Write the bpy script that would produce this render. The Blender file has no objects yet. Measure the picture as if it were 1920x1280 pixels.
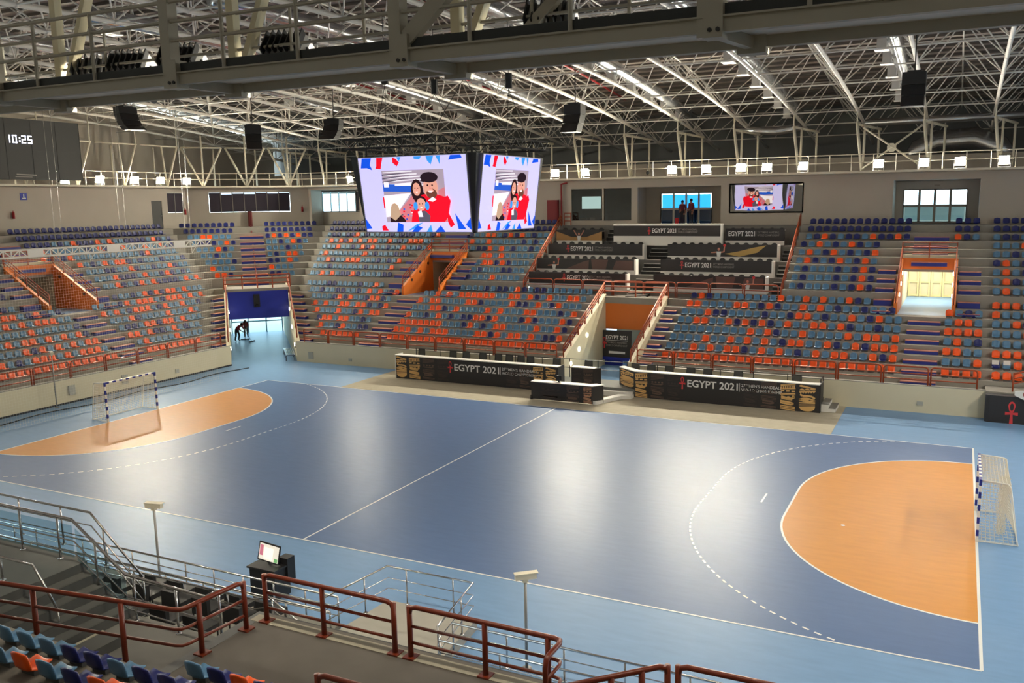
import bpy, math, random
from mathutils import Vector, Matrix
random.seed(7)
S = bpy.context.scene
COL = S.collection
R2 = math.sqrt(2)

# ---------------------------------------------------------------- camera / world / exposure
cd = bpy.data.cameras.new('camera'); cam = bpy.data.objects.new('camera', cd); COL.objects.link(cam)
yaw, pit, rol = -0.44544704852951583, -0.16087060918071908, -0.013874865614691626
fw = Vector((math.sin(yaw) * math.cos(pit), math.cos(yaw) * math.cos(pit), math.sin(pit)))
r0 = Vector((math.cos(yaw), -math.sin(yaw), 0)); u0 = r0.cross(fw)
rr = r0 * math.cos(rol) + u0 * math.sin(rol); uu = -r0 * math.sin(rol) + u0 * math.cos(rol)
CAMP = Vector((18.996282764, -31.165797404, 10.849139830))
cam.matrix_world = Matrix(((rr.x, uu.x, -fw.x, CAMP.x), (rr.y, uu.y, -fw.y, CAMP.y), (rr.z, uu.z, -fw.z, CAMP.z), (0, 0, 0, 1)))
FPX = 1633.0823
cd.sensor_width = 36; cd.lens = 36 * FPX / 1920
cd.shift_x = -59.9457 / 1920; cd.shift_y = 3.9229 / 1920
cd.clip_end = 500; cd.clip_start = .1
S.camera = cam
W = bpy.data.worlds.new('world'); S.world = W; W.use_nodes = True
WB = W.node_tree.nodes['Background']; WB.inputs[0].default_value = (.76, .93, 1, 1); WB.inputs[1].default_value = 5.0
S.view_settings.view_transform = 'Standard'; S.view_settings.look = 'None'
S.view_settings.gamma = 1; S.view_settings.use_curve_mapping = False
S.view_settings.exposure = 0.45
LAMP = 1700.0         # radiance of the catwalk floodlights
LAMP_END = 430.0      # floodlights at the end of the hall behind the nearer goal
LAMP_BR = 300.0        # bridge floodlights

# ---------------------------------------------------------------- materials
def lin(c):
    return tuple((v / 255 / 12.92) if v / 255 <= .04045 else ((v / 255 + .055) / 1.055) ** 2.4 for v in c)
MATS = {}
def mat(name, rgb, rough=.6, metal=0, emit=0, noise=0, nscale=8, bump=0, spec=.5, stretch=None, alpha=None):
    if name in MATS: return MATS[name]
    m = bpy.data.materials.new(name); m.use_nodes = True; MATS[name] = m
    nt = m.node_tree; b = nt.nodes['Principled BSDF']
    c = lin(rgb) + (1,)
    b.inputs['Base Color'].default_value = c
    b.inputs['Roughness'].default_value = rough; b.inputs['Metallic'].default_value = metal
    b.inputs['Specular IOR Level'].default_value = spec
    if emit:
        b.inputs['Emission Color'].default_value = c; b.inputs['Emission Strength'].default_value = emit
    if noise or bump:
        tc = nt.nodes.new('ShaderNodeTexCoord'); n = nt.nodes.new('ShaderNodeTexNoise')
        n.inputs['Scale'].default_value = nscale; n.inputs['Detail'].default_value = 5
        if stretch:
            mp = nt.nodes.new('ShaderNodeMapping'); mp.inputs['Scale'].default_value = stretch
            nt.links.new(tc.outputs['Object'], mp.inputs[0]); nt.links.new(mp.outputs[0], n.inputs[0])
        else: nt.links.new(tc.outputs['Object'], n.inputs[0])
        if noise:
            mx = nt.nodes.new('ShaderNodeMix'); mx.data_type = 'RGBA'
            mx.inputs[6].default_value = tuple(v * (1 - noise) for v in c[:3]) + (1,)
            mx.inputs[7].default_value = tuple(min(1, v * (1 + noise)) for v in c[:3]) + (1,)
            nt.links.new(n.outputs[0], mx.inputs[0]); nt.links.new(mx.outputs[2], b.inputs['Base Color'])
        if bump:
            bp = nt.nodes.new('ShaderNodeBump'); bp.inputs['Strength'].default_value = bump; bp.inputs['Distance'].default_value = .02
            nt.links.new(n.outputs[0], bp.inputs['Height']); nt.links.new(bp.outputs[0], b.inputs['Normal'])
    return m
def glass(name, tint=(225, 240, 245), rough=.02, bump=0, mix=.12):
    if name in MATS: return MATS[name]
    m = bpy.data.materials.new(name); m.use_nodes = True; MATS[name] = m
    nt = m.node_tree; nt.nodes.clear()
    o = nt.nodes.new('ShaderNodeOutputMaterial'); t = nt.nodes.new('ShaderNodeBsdfTransparent'); g = nt.nodes.new('ShaderNodeBsdfGlossy')
    t.inputs[0].default_value = lin(tint) + (1,); g.inputs['Roughness'].default_value = rough
    mx = nt.nodes.new('ShaderNodeMixShader'); mx.inputs[0].default_value = mix
    nt.links.new(t.outputs[0], mx.inputs[1]); nt.links.new(g.outputs[0], mx.inputs[2]); nt.links.new(mx.outputs[0], o.inputs[0])
    if bump:
        tc = nt.nodes.new('ShaderNodeTexCoord'); n = nt.nodes.new('ShaderNodeTexNoise'); n.inputs['Scale'].default_value = .55; n.inputs['Detail'].default_value = 1
        bp = nt.nodes.new('ShaderNodeBump'); bp.inputs['Strength'].default_value = bump; bp.inputs['Distance'].default_value = .02
        nt.links.new(tc.outputs['Object'], n.inputs[0]); nt.links.new(n.outputs[0], bp.inputs['Height']); nt.links.new(bp.outputs[0], g.inputs['Normal'])
    return m

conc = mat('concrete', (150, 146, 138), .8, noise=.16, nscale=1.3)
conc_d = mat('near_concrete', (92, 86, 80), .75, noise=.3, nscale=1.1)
kerb = mat('kerb_concrete', (150, 144, 128), .8, noise=.15, nscale=2)
cream = mat('cream_paint', (214, 205, 176), .55, noise=.05, nscale=.8)
upper = mat('upper_wall_paint', (182, 174, 162), .7, noise=.05, nscale=.6)
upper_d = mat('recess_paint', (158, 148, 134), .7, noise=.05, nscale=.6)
red = mat('terracotta_rail_paint', (156, 66, 28), .4)
red_n = mat('brown_red_rail_paint', (112, 42, 20), .33)
orange_w = mat('orange_wall_paint', (226, 122, 44), .5, noise=.05, nscale=2)
steel = mat('stainless_steel', (200, 200, 200), .18, 1)
steel_paint = mat('offwhite_steel_paint', (214, 208, 190), .5)
bridge_m = mat('bridge_paint', (170, 166, 152), .5)
frame_m = mat('space_frame_paint', (226, 222, 214), .5)
deck_m = mat('roof_deck', (160, 148, 140), .75, noise=.12, nscale=.6)
black = mat('black_plastic', (26, 26, 28), .5)
blackm = mat('black_metal', (34, 34, 36), .45)
toe = mat('charcoal_toe_board', (46, 50, 50), .6)
banner = mat('black_banner_vinyl', (44, 42, 43), .5)
white = mat('white_laminate', (232, 230, 224), .45)
white_p = mat('white_print', (235, 235, 232), .6)
grey_p = mat('grey_print', (150, 145, 140), .6)
gold_p = mat('gold_print', (226, 182, 116), .6)
dimgold_p = mat('dim_gold_print', (104, 84, 74), .6)
darkgold_p = mat('faint_print', (66, 56, 54), .6)
red_p = mat('red_print', (214, 62, 66), .6)
skin_p = mat('skin_print', (196, 130, 110), .6)
navy_step = mat('navy_step_paint', (38, 50, 140), .5)
pink_step = mat('terracotta_step_top', (190, 124, 108), .6)
seat_m = {'L': mat('pale_blue_seat_plastic', (86, 130, 166), .42), 'N': mat('navy_seat_plastic', (24, 36, 108), .42), 'O': mat('orange_seat_plastic', (246, 94, 22), .42)}
mount_m = mat('seat_mount_grey', (90, 90, 90), .6)
door_grey = mat('grey_door', (70, 70, 70), .6)
silver = mat('galvanised_duct', (205, 208, 212), .22, .9, noise=.1, nscale=30)
red_pipe = mat('red_pipe', (150, 24, 30), .4)
net_m = mat('net_cord', (232, 228, 214), .8)
lens_m = mat('floodlight_lens', (255, 246, 222), .5, emit=LAMP)
lens_end = mat('end_floodlight_lens', (255, 248, 232), .5, emit=LAMP_END); lens_left = mat('goal_end_floodlight_lens', (255, 246, 222), .5, emit=LAMP * .2); lens_side = mat('side_floodlight_lens', (255, 248, 232), .5, emit=LAMP * .16); lens_br = mat('bridge_floodlight_lens', (255, 244, 220), .5, emit=LAMP_BR)
glow_m = mat('wall_lamp_glass', (255, 246, 225), .5, emit=14)
blue_panel = mat('blue_panel_paint', (22, 42, 160), .5)
win_frame = mat('grey_blind_frame', (120, 116, 110), .5)
blind = mat('dark_blind', (52, 46, 58), .8)
clear = glass('clear_glass'); mirror_glass = glass('reflective_glass', (70, 72, 70), .01, bump=.22, mix=.5)
dark_glass = glass('dim_room_glass', (150, 155, 150), .01, mix=.12)

# ---------------------------------------------------------------- mesh builder
class MB:
    def __init__(s): s.v = []; s.f = []; s.m = []
    def poly(s, pts, mi=0):
        b = len(s.v); s.v += [tuple(p) for p in pts]; s.f.append(tuple(range(b, b + len(pts)))); s.m.append(mi)
    def box(s, x0, x1, y0, y1, z0, z1, mi=0, T=None):
        P = [(x, y, z) for z in (z0, z1) for x, y in ((x0, y0), (x1, y0), (x1, y1), (x0, y1))]
        if T: P = [T(*q) for q in P]
        b = len(s.v); s.v += [tuple(q) for q in P]
        for f in ((3, 2, 1, 0), (4, 5, 6, 7), (0, 1, 5, 4), (1, 2, 6, 5), (2, 3, 7, 6), (3, 0, 4, 7)):
            s.f.append(tuple(b + i for i in f)); s.m.append(mi)
        return s
    def prism(s, xy, z0, z1, mi=0):
        """xy polygon; z0/z1 number or per-vertex list"""
        n = len(xy); b = len(s.v)
        a0 = z0 if isinstance(z0, (list, tuple)) else [z0] * n; a1 = z1 if isinstance(z1, (list, tuple)) else [z1] * n
        s.v += [(p[0], p[1], a0[i]) for i, p in enumerate(xy)] + [(p[0], p[1], a1[i]) for i, p in enumerate(xy)]
        s.f.append(tuple(b + i for i in reversed(range(n)))); s.f.append(tuple(b + n + i for i in range(n))); s.m += [mi, mi]
        for i in range(n):
            j = (i + 1) % n; s.f.append((b + i, b + j, b + n + j, b + n + i)); s.m.append(mi)
        return s
    def tube(s, pts, r, n=6, mi=0, closed=False, cap=True):
        pts = [Vector(p) for p in pts]; N = len(pts); rings = []
        rad = r if isinstance(r, (list, tuple)) else [r] * N
        prev = None
        for i, p in enumerate(pts):
            a = pts[i - 1] if (i > 0 or closed) else p; c = pts[(i + 1) % N] if (i < N - 1 or closed) else p
            d = ((p - a).normalized() + (c - p).normalized())
            d = d.normalized() if d.length > 1e-6 else (c - a).normalized()
            if prev is None:
                up = Vector((0, 0, 1)) if abs(d.z) < .95 else Vector((0, 1, 0))
                x = d.cross(up).normalized()
            else:
                x = (prev - d * prev.dot(d)).normalized()
            prev = x; y = d.cross(x)
            b = len(s.v); off = math.pi / n
            s.v += [tuple(p + (x * math.cos(2 * math.pi * k / n + off) + y * math.sin(2 * math.pi * k / n + off)) * rad[i]) for k in range(n)]
            rings.append(b)
        for i in range(N if closed else N - 1):
            a, c = rings[i], rings[(i + 1) % N]
            for k in range(n):
                l = (k + 1) % n; s.f.append((a + k, a + l, c + l, c + k)); s.m.append(mi)
        if cap and not closed:
            s.f.append(tuple(rings[0] + k for k in reversed(range(n)))); s.f.append(tuple(rings[-1] + k for k in range(n))); s.m += [mi, mi]
        return s
    def bar(s, p, q, w, h, mi=0):
        """rectangular bar, w horizontal, h vertical"""
        p, q = Vector(p), Vector(q); d = (q - p).normalized()
        up = Vector((0, 0, 1)) if abs(d.z) < .9 else Vector((0, 1, 0))
        x = d.cross(up).normalized() * (w / 2); y = x.cross(d).normalized() * (h / 2)
        b = len(s.v); s.v += [tuple(c + a * x + e * y) for c in (p, q) for a, e in ((-1, -1), (1, -1), (1, 1), (-1, 1))]
        for f in ((3, 2, 1, 0), (4, 5, 6, 7), (0, 1, 5, 4), (1, 2, 6, 5), (2, 3, 7, 6), (3, 0, 4, 7)):
            s.f.append(tuple(b + i for i in f)); s.m.append(mi)
        return s
    def sphere(s, c, r, n=10, m=6, mi=0, sc=(1, 1, 1)):
        b = len(s.v)
        for i in range(m + 1):
            t = math.pi * i / m
            for k in range(n):
                a = 2 * math.pi * k / n
                s.v.append((c[0] + r * sc[0] * math.sin(t) * math.cos(a), c[1] + r * sc[1] * math.sin(t) * math.sin(a), c[2] + r * sc[2] * math.cos(t)))
        for i in range(m):
            for k in range(n):
                l = (k + 1) % n
                s.f.append((b + i * n + k, b + (i + 1) * n + k, b + (i + 1) * n + l, b + i * n + l)); s.m.append(mi)
        return s
    def disc(s, c, nrm, r, n=14, mi=0, th=.03):
        c = Vector(c); nrm = Vector(nrm).normalized()
        return s.tube([c, c + nrm * th], r, n, mi)
    def mesh(s, name, mats, off=(0, 0, 0), smooth=False):
        me = bpy.data.meshes.new(name)
        o = Vector(off); me.from_pydata([(v[0] - o.x, v[1] - o.y, v[2] - o.z) for v in s.v], [], s.f)
        for m in (mats if isinstance(mats, (list, tuple)) else [mats]): me.materials.append(m)
        if any(s.m): me.polygons.foreach_set('material_index', s.m)
        if smooth: me.polygons.foreach_set('use_smooth', [True] * len(s.f))
        me.update(); return me
def wloc(o):
    v = Vector((0, 0, 0))
    while o: v += o.location; o = o.parent
    return v
def link(name, me, parent=None, loc=(0, 0, 0)):
    o = bpy.data.objects.new(name, me); COL.objects.link(o); o.location = loc
    if parent: o.parent = parent
    return o
def part(name, mb, mats, parent, smooth=False):
    return link(name, mb.mesh(name, mats, wloc(parent), smooth), parent)
def tag(o, label=None, cat=None, group=None, kind=None):
    if label: o['label'] = label
    if cat: o['category'] = cat
    if group: o['group'] = group
    if kind: o['kind'] = kind
    return o
def base_of(mb):
    xs, ys, zs = zip(*mb.v); return ((min(xs) + max(xs)) / 2, (min(ys) + max(ys)) / 2, min(zs))
def thing(name, mb, mats, label, cat, group=None, smooth=False):
    b = base_of(mb); return tag(link(name, mb.mesh(name, mats, b, smooth), None, b), label, cat, group)
def empty(name, loc, label=None, cat=None, group=None, kind=None):
    return tag(link(name, None, None, loc), label, cat, group, kind)
def struct(name, mb, mats, smooth=False, label=None):
    o = link(name, mb.mesh(name, mats, (0, 0, 0), smooth)); o['kind'] = 'structure'
    if label: o['label'] = label
    return o
def pj(p):
    d = Vector(p) - CAMP; z = d.dot(fw)
    return (960 + 59.95 + FPX * d.dot(rr) / z, 640 + 3.92 - FPX * d.dot(uu) / z, z)

# ---------------------------------------------------------------- text
TXT = {}
def text2d(s, bold=0.0):
    if (s, bold) in TXT: return TXT[(s, bold)]
    c = bpy.data.curves.new('t', 'FONT'); c.body = s; c.size = 1; c.offset = bold; c.resolution_u = 3
    o = bpy.data.objects.new('t', c); COL.objects.link(o)
    dg = bpy.context.evaluated_depsgraph_get(); me = bpy.data.meshes.new_from_object(o.evaluated_get(dg))
    v = [(q.co.x, q.co.y) for q in me.vertices]; f = [tuple(p.vertices) for p in me.polygons]
    bpy.data.objects.remove(o); bpy.data.curves.remove(c); bpy.data.meshes.remove(me)
    x0 = min(a for a, _ in v); x1 = max(a for a, _ in v); y0 = min(b for _, b in v); y1 = max(b for _, b in v)
    TXT[(s, bold)] = ([(a - x0, b - y0) for a, b in v], f, x1 - x0, y1 - y0); return TXT[(s, bold)]
def put_text(mb, s, T, x, z, h, mi=0, bold=.0, width=None):
    v, f, w, hh = text2d(s, bold); k = h / hh; kx = (width / w) if width else k
    b = len(mb.v); mb.v += [tuple(T(x + a * kx, z + c * k)) for a, c in v]
    mb.f += [tuple(b + i for i in q) for q in f]; mb.m += [mi] * len(f)
    return w * kx
def ankh2d(mb, T, x, z, h, mi=0):
    """flat ankh, centre x, base z"""
    w = h * .5
    def P(a, b): return T(x + a * w, z + b * h)
    mb.poly([P(-.14, 0), P(.14, 0), P(.09, .42), P(-.09, .42)], mi)
    mb.poly([P(-.5, .38), P(0, .42), P(.5, .38), P(.5, .52), P(0, .5), P(-.5, .52)], mi)
    n = 14; out = []; inn = []
    for i in range(n + 1):
        a = -math.pi / 2 + 2 * math.pi * i / n
        out.append((.30 * math.cos(a) * (1 if math.sin(a) > -.2 else .8), .74 + .26 * math.sin(a))); inn.append((.15 * math.cos(a), .75 + .17 * math.sin(a)))
    for i in range(n): mb.poly([P(*out[i]), P(*out[i + 1]), P(*inn[i + 1]), P(*inn[i])], mi)
def logo(parent, T, x, z, h, title_w=None, ankh=True, dim=False):
    """ankh | EGYPT 2021 | two small lines;  x = left end of ankh"""
    if ankh:
        m = MB(); ankh2d(m, T, x, z - h * .35, h * 1.7); part('ankh_symbol', m, red_p, parent)
    m = MB(); tx = x + (h * .7 if ankh else 0)
    w = put_text(m, 'EGYPT 2021', T, tx, z, h, 0, .018, title_w); part('title_lettering', m, white_p, parent)
    m = MB(); lx = tx + w + h * .2
    m.poly([T(lx, z - .1 * h), T(lx + h * .05, z - .1 * h), T(lx + h * .05, z + h * 1.05), T(lx, z + h * 1.05)])
    sx = lx + h * .25; k = h * .40; sm = .004
    a = put_text(m, '27', T, sx, z + h * .58, k, 0, sm); put_text(m, 'TH', T, sx + a + k * .1, z + h * .58 + k * .5, k * .5, 0, sm)
    put_text(m, "MEN'S HANDBALL", T, sx + a + k * 1.2, z + h * .58, k, 0, sm, w * .62)
    put_text(m, 'WORLD CHAMPIONSHIP', T, sx, z, k, 0, sm, w * .62 + a + k * 1.2)
    part('subtitle_lettering', m, grey_p if dim else white_p, parent)

# ---------------------------------------------------------------- floor and court
def floor_mat(name, rgb, rough=.37):
    m = mat(name, rgb, rough, noise=.10, nscale=1.0, stretch=(1.2, 5, 1), spec=.13)
    nt = m.node_tree; b = nt.nodes['Principled BSDF']
    tc = nt.nodes.new('ShaderNodeTexCoord'); mp = nt.nodes.new('ShaderNodeMapping'); mp.inputs['Scale'].default_value = (.8, 9, 1)
    n = nt.nodes.new('ShaderNodeTexNoise'); n.inputs['Scale'].default_value = 2.2; n.inputs['Detail'].default_value = 4
    mr = nt.nodes.new('ShaderNodeMapRange'); mr.inputs[3].default_value = rough - .07; mr.inputs[4].default_value = rough + .08
    nt.links.new(tc.outputs['Object'], mp.inputs[0]); nt.links.new(mp.outputs[0], n.inputs[0]); nt.links.new(n.outputs[0], mr.inputs[0]); nt.links.new(mr.outputs[0], b.inputs['Roughness'])
    return m
f_out = floor_mat('pale_blue_sports_floor', (122, 160, 202)); f_court = floor_mat('court_blue_floor', (92, 119, 164)); f_goal = floor_mat('goal_area_orange_floor', (222, 154, 74))
f_carp = mat('grey_carpet', (176, 168, 148), .85, noise=.14, nscale=2.4)
m = MB(); m.prism([(-45, -34), (45, -34), (45, 44.8), (-17.2, 44.8), (-45, 17)], -.3, 0); floor = struct('floor', m, f_out)
m = MB(); m.prism([(-140, -34), (-46, -34), (-46, 16), (-17, 45.2), (60, 45.2), (60, 140), (-140, 140)], -.4, -.01); struct('ground_outside', m, mat('sunlit_paving', (236, 234, 226), .9))
m = MB(); m.box(-20, 20, -10, 10, .001, .003); part('court_surface', m, f_court, floor)
def area_pts(r, n=20, sx=1):
    P = []
    for i in range(n + 1):
        a = math.pi / 2 * i / n; P.append((20 - r * math.sin(a), 1.5 + r * math.cos(a)))
    for i in range(n + 1):
        a = math.pi / 2 * (1 - i / n); P.append((20 - r * math.sin(a), -1.5 - r * math.cos(a)))
    return [(sx * x, y) for x, y in P]
def strip(mb, pts, w, z=.005):
    for a, b in zip(pts, pts[1:]):
        d = Vector((b[0] - a[0], b[1] - a[1])); d.normalize(); n = Vector((-d.y, d.x)) * w / 2
        mb.prism([(a[0] - n.x, a[1] - n.y), (b[0] - n.x, b[1] - n.y), (b[0] + n.x, b[1] + n.y), (a[0] + n.x, a[1] + n.y)], z - .002, z)
lw = mat('white_court_line', (238, 240, 238), .4)
for sx in (1, -1):
    m = MB(); p = area_pts(6, 20, sx); m.prism(p if sx < 0 else p[::-1], .003, .0045); part('goal_area_surface', m, f_goal, floor)
    m = MB(); strip(m, area_pts(6, 24, sx), .07, .007); part('goal_area_line', m, lw, floor)
    p9 = []
    for i in range(400):
        pass
    # dashed nine metre line
    path = area_pts(9, 60, sx); acc = 0; segs = []; L = [0]
    for a, b in zip(path, path[1:]): L.append(L[-1] + math.dist(a, b))
    def at(t):
        for i in range(len(L) - 1):
            if L[i + 1] >= t:
                k = (t - L[i]) / max(1e-9, L[i + 1] - L[i]); return (path[i][0] + (path[i + 1][0] - path[i][0]) * k, path[i][1] + (path[i + 1][1] - path[i][1]) * k)
        return path[-1]
    t = 0
    while t < L[-1]:
        a, b = at(t), at(min(t + .2, L[-1]))
        if abs(a[1]) < 10 and abs(b[1]) < 10:
            m = MB(); strip(m, [a, b], .06, .007); part('dash', m, lw, floor)
        t += .36
    m = MB(); strip(m, [(13 * sx, -.5), (13 * sx, .5)], .06, .007); part('seven_metre_line', m, lw, floor)
    m = MB(); strip(m, [(20 * sx, -10), (20 * sx, 10)], .08, .008); part('goal_line', m, lw, floor)
for y in (-10, 10):
    m = MB(); strip(m, [(-20, y), (20, y)], .06, .0075); part('side_line', m, lw, floor)
m = MB(); strip(m, [(0, -10), (0, 10)], .06, .0065); part('centre_line', m, lw, floor)
m = MB(); m.disc((15.97, -1.72, .002), (0, 0, 1), .07, 10, th=.006); part('floor_spot', m, lw, floor)
m = MB(); m.prism([(-14.3, 10.06), (14.05, 10.06), (14.05, 16.02), (-14.3, 16.02)], .001, .012); part('grey_carpet', m, f_carp, floor)

# ---------------------------------------------------------------- stand frames
EO = 1.9
def FAR(s, o, z): return (s, 16.05 + o, z)
def LEFT(s, o, z): return (-26 - o, s, z)
def DIAG(s, o, z):
    c = 27.54 + EO + o; return ((s - c) / R2, (s + c) / R2, z)
def zk(k): return 1.62 + .42 * k if k < 8 else 5.28 + .475 * (k - 8)
def okk(k): return 1.35 + .8 * k
def mitF(o): return 16.05 + o - R2 * (27.54 + EO + o)
def mitL(o): return R2 * (27.54 + EO + o) - 26 - o
def mitD(o):
    c = R2 * (27.54 + EO + o); return (c - 52 - 2 * o) / R2, (32.1 + 2 * o - c) / R2
def piece(F, a, b, o0, o1, z0, z1, mb=None):
    fa = a if callable(a) else (lambda o: a); fb = b if callable(b) else (lambda o: b)
    mb = mb or MB()
    P = [F(fa(o0), o0, 0)[:2], F(fb(o0), o0, 0)[:2], F(fb(o1), o1, 0)[:2], F(fa(o1), o1, 0)[:2]]
    if F is LEFT: P = P[::-1]
    return mb.prism(P, z0, z1)
st_far = empty('grandstand', (0, 16.05, 0), 'long straight concrete grandstand behind the team bench desks', kind='structure')
st_left = empty('grandstand', (-26, 0, 0), 'concrete grandstand behind the goal with the protective net', kind='structure')
st_dia = empty('grandstand', (-24.5, 14.5, 0), 'angled corner grandstand above the blue-topped gateway', kind='structure')
def far_iv(k):
    if k <= 6: a = [(lambda o: -22.9 - o + .2, -2.45), (2.1, 25.0)]
    elif k == 7: a = [(mitF, -18.45), (-15.25, 15.8), (18.85, 25)]
    elif k <= 11: a = [(mitF, -18.45), (-15.25, -8.8), (9.15, 15.8), (18.85, 25)]
    else: a = [(mitF, -8.8), (9.15, 25)]
    return a
def left_iv(k):
    if k <= 6: return [(-12, lambda o: 12.95 + o - .2)]
    if k <= 11: return [(-12, 4.9), (8.3, mitL)]
    return [(-12, mitL)]
for k in range(17):
    o0, o1 = okk(k), okk(k + 1) + .02; zt = zk(k); zb = zt - .85
    if k == 16: o1 = 18
    for a, b in far_iv(k): part('terrace_step', piece(FAR, a, b, o0, o1, zb, zt), conc, st_far)
    for a, b in left_iv(k): part('terrace_step', piece(LEFT, a, b, o0, o1, zb, zt), conc, st_left)
    if k >= 7: part('terrace_step', piece(DIAG, lambda o: mitD(o)[0], lambda o: mitD(o)[1], o0, o1, zb, zt), conc, st_dia)
# front walkways and front walls
part('front_walkway', piece(FAR, -23.2, -2.45, .2, 1.4, .9, 1.2), conc, st_far)
part('front_walkway', piece(FAR, 2.1, 25, .2, 1.4, .9, 1.2), conc, st_far)
part('front_walkway', piece(LEFT, -12, 13.2, .2, 1.4, .9, 1.2), conc, st_left)
m = MB(); m.box(-22.9, -2.45, 16.03, 16.25, 0, 1.38); struct('wall_far_front', m, cream)
m = MB(); m.box(2.1, 20.55, 16.03, 16.25, 0, 1.38); struct('wall_far_front', m, cream)
m = MB(); m.box(-26.2, -26, -12, 12.95, 0, 1.38); struct('wall_left_front', m, cream)
for a, b in ((-22.9, -2.45), (2.1, 20.55)):
    m = MB(); m.box(a, b, 16.03, 16.26, 1.38, 1.42); struct('trim_1', m, conc)
m = MB(); m.box(-26.22, -25.98, -12, 12.95, 1.38, 1.42); struct('trim_2', m, conc)
m = MB(); m.box(-26.0, -25.96, -12, 12.95, 0, .1); struct('baseboard_left', m, blackm)

# aisle half steps: navy riser, terracotta top
def aisle_step(F, parent, s0, s1, k):
    zb = zk(k - 1) if k else 1.2; o = okk(k); h = (zk(k) - zb) * .5
    m = MB(); m.box(s0, s1, o - .38, o + .01, zb - .02, zb + h - .04, T=F)
    p = part('aisle_step', m, navy_step, parent)
    m = MB(); m.box(s0, s1, o - .40, o + .01, zb + h - .04, zb + h, T=F)
    t = part('step_top', m, pink_step, p); return p
for k in range(17):
    if k <= 6:
        for a, b in ((16.55, 18.25), (-18.25, -16.55), (-3.05, -2.5), (2.15, 2.95)): aisle_step(FAR, st_far, a, b, k)
        o = okk(k); aisle_step(FAR, st_far, -22.9 - o + .45, -22.9 - o + 1.75, k)
        aisle_step(LEFT, st_left, 5.9, 7.4, k); aisle_step(LEFT, st_left, 12.95 + o - 1.75, 12.95 + o - .45, k)
    elif k <= 11:
        for a, b in ((14.55, 15.55), (19.05, 20.2), (-20.1, -18.7), (-15.0, -13.9)): aisle_step(FAR, st_far, a, b, k)
        aisle_step(LEFT, st_left, 3.5, 4.7, k); aisle_step(LEFT, st_left, 8.5, 9.6, k)
    elif k <= 15:
        for a, b in ((16.35, 18.35), (-18.35, -16.35)): aisle_step(FAR, st_far, a, b, k)
        aisle_step(LEFT, st_left, 5.7, 7.5, k)
    if 8 <= k <= 15: aisle_step(DIAG, st_dia, -8.0, -6.1, k)

# ---------------------------------------------------------------- railings
def rail_panel(name, T, s0, s1, z, h, r, m_, label, group, mids=(.62, .3), feet=False):
    """inverted-U panel along s between s0..s1"""
    e = empty(name, T((s0 + s1) / 2, z), label, 'railing', group)
    c = .14; P = [T(s0, z), T(s0, z + h - c), T(s0 + c * .3, z + h - c * .3), T(s0 + c, z + h), T(s1 - c, z + h), T(s1 - c * .3, z + h - c * .3), T(s1, z + h - c), T(s1, z)]
    m = MB(); m.tube(P, r, 7); part('frame', m, m_, e, True)
    for q in mids:
        m = MB(); m.tube([T(s0, z + h * q), T(s1, z + h * q)], r * .72, 6); part('rail', m, m_, e, True)
    if feet:
        for s in (s0, s1):
            a = T(s, z); m = MB(); m.box(a[0] - .1, a[0] + .1, a[1] - .1, a[1] + .1, a[2], a[2] + .03); part('base_plate', m, m_, e)
    return e
def run(a, b, n):
    w = (b - a) / n; return [(a + i * w + .06, a + (i + 1) * w - .06) for i in range(n)]
for a, b in run(-22.3, -2.7, 9): rail_panel('railing_panel', lambda s, z: (s, 16.14, z), a, b, 1.42, .92, .045, red, 'terracotta tube railing panel on the wall behind the bench desk beside the corner gate', 'front railing, gate half')
for a, b in run(2.35, 20.2, 8): rail_panel('railing_panel', lambda s, z: (s, 16.14, z), a, b, 1.42, .92, .045, red, 'terracotta tube railing panel on the wall behind the bench desk with white side steps', 'front railing, steps half')
for a, b in run(-8, 12.3, 9): rail_panel('railing_panel', lambda s, z: (-26.1, s, z), a, b, 1.42, .92, .045, red, 'terracotta tube railing panel on the wall behind the netted goal', 'front railing, goal end')
for a, b in run(-8.65, 9.0, 8): rail_panel('railing_panel', lambda s, z: (s, 23.78, z), a, b, 4.56, 1.0, .04, red, 'terracotta railing panel in front of the lowest row of black media desks', 'media desk railing')
def sloped_rail(pts, h, label, group, r=.035, npost=6, col=None):
    """three parallel rails following base points, with posts"""
    col = col or red; pts = [Vector(p) for p in pts]
    e = empty('handrail', tuple(pts[0]), label, 'handrail', group)
    for q in (1, .72, .45):
        m = MB(); m.tube([p + Vector((0, 0, h * q)) for p in pts], r if q == 1 else r * .75, 6); part('rail', m, col, e, True)
    L = [0]
    for a, b in zip(pts, pts[1:]): L.append(L[-1] + (b - a).length)
    for i in range(npost):
        t = L[-1] * i / (npost - 1)
        for j in range(len(pts) - 1):
            if L[j + 1] >= t - 1e-6:
                c = pts[j].lerp(pts[j + 1], (t - L[j]) / max(1e-6, L[j + 1] - L[j])); break
        m = MB(); m.tube([c, c + Vector((0, 0, h))], r, 6); part('post', m, col, e, True)
    return e

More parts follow.
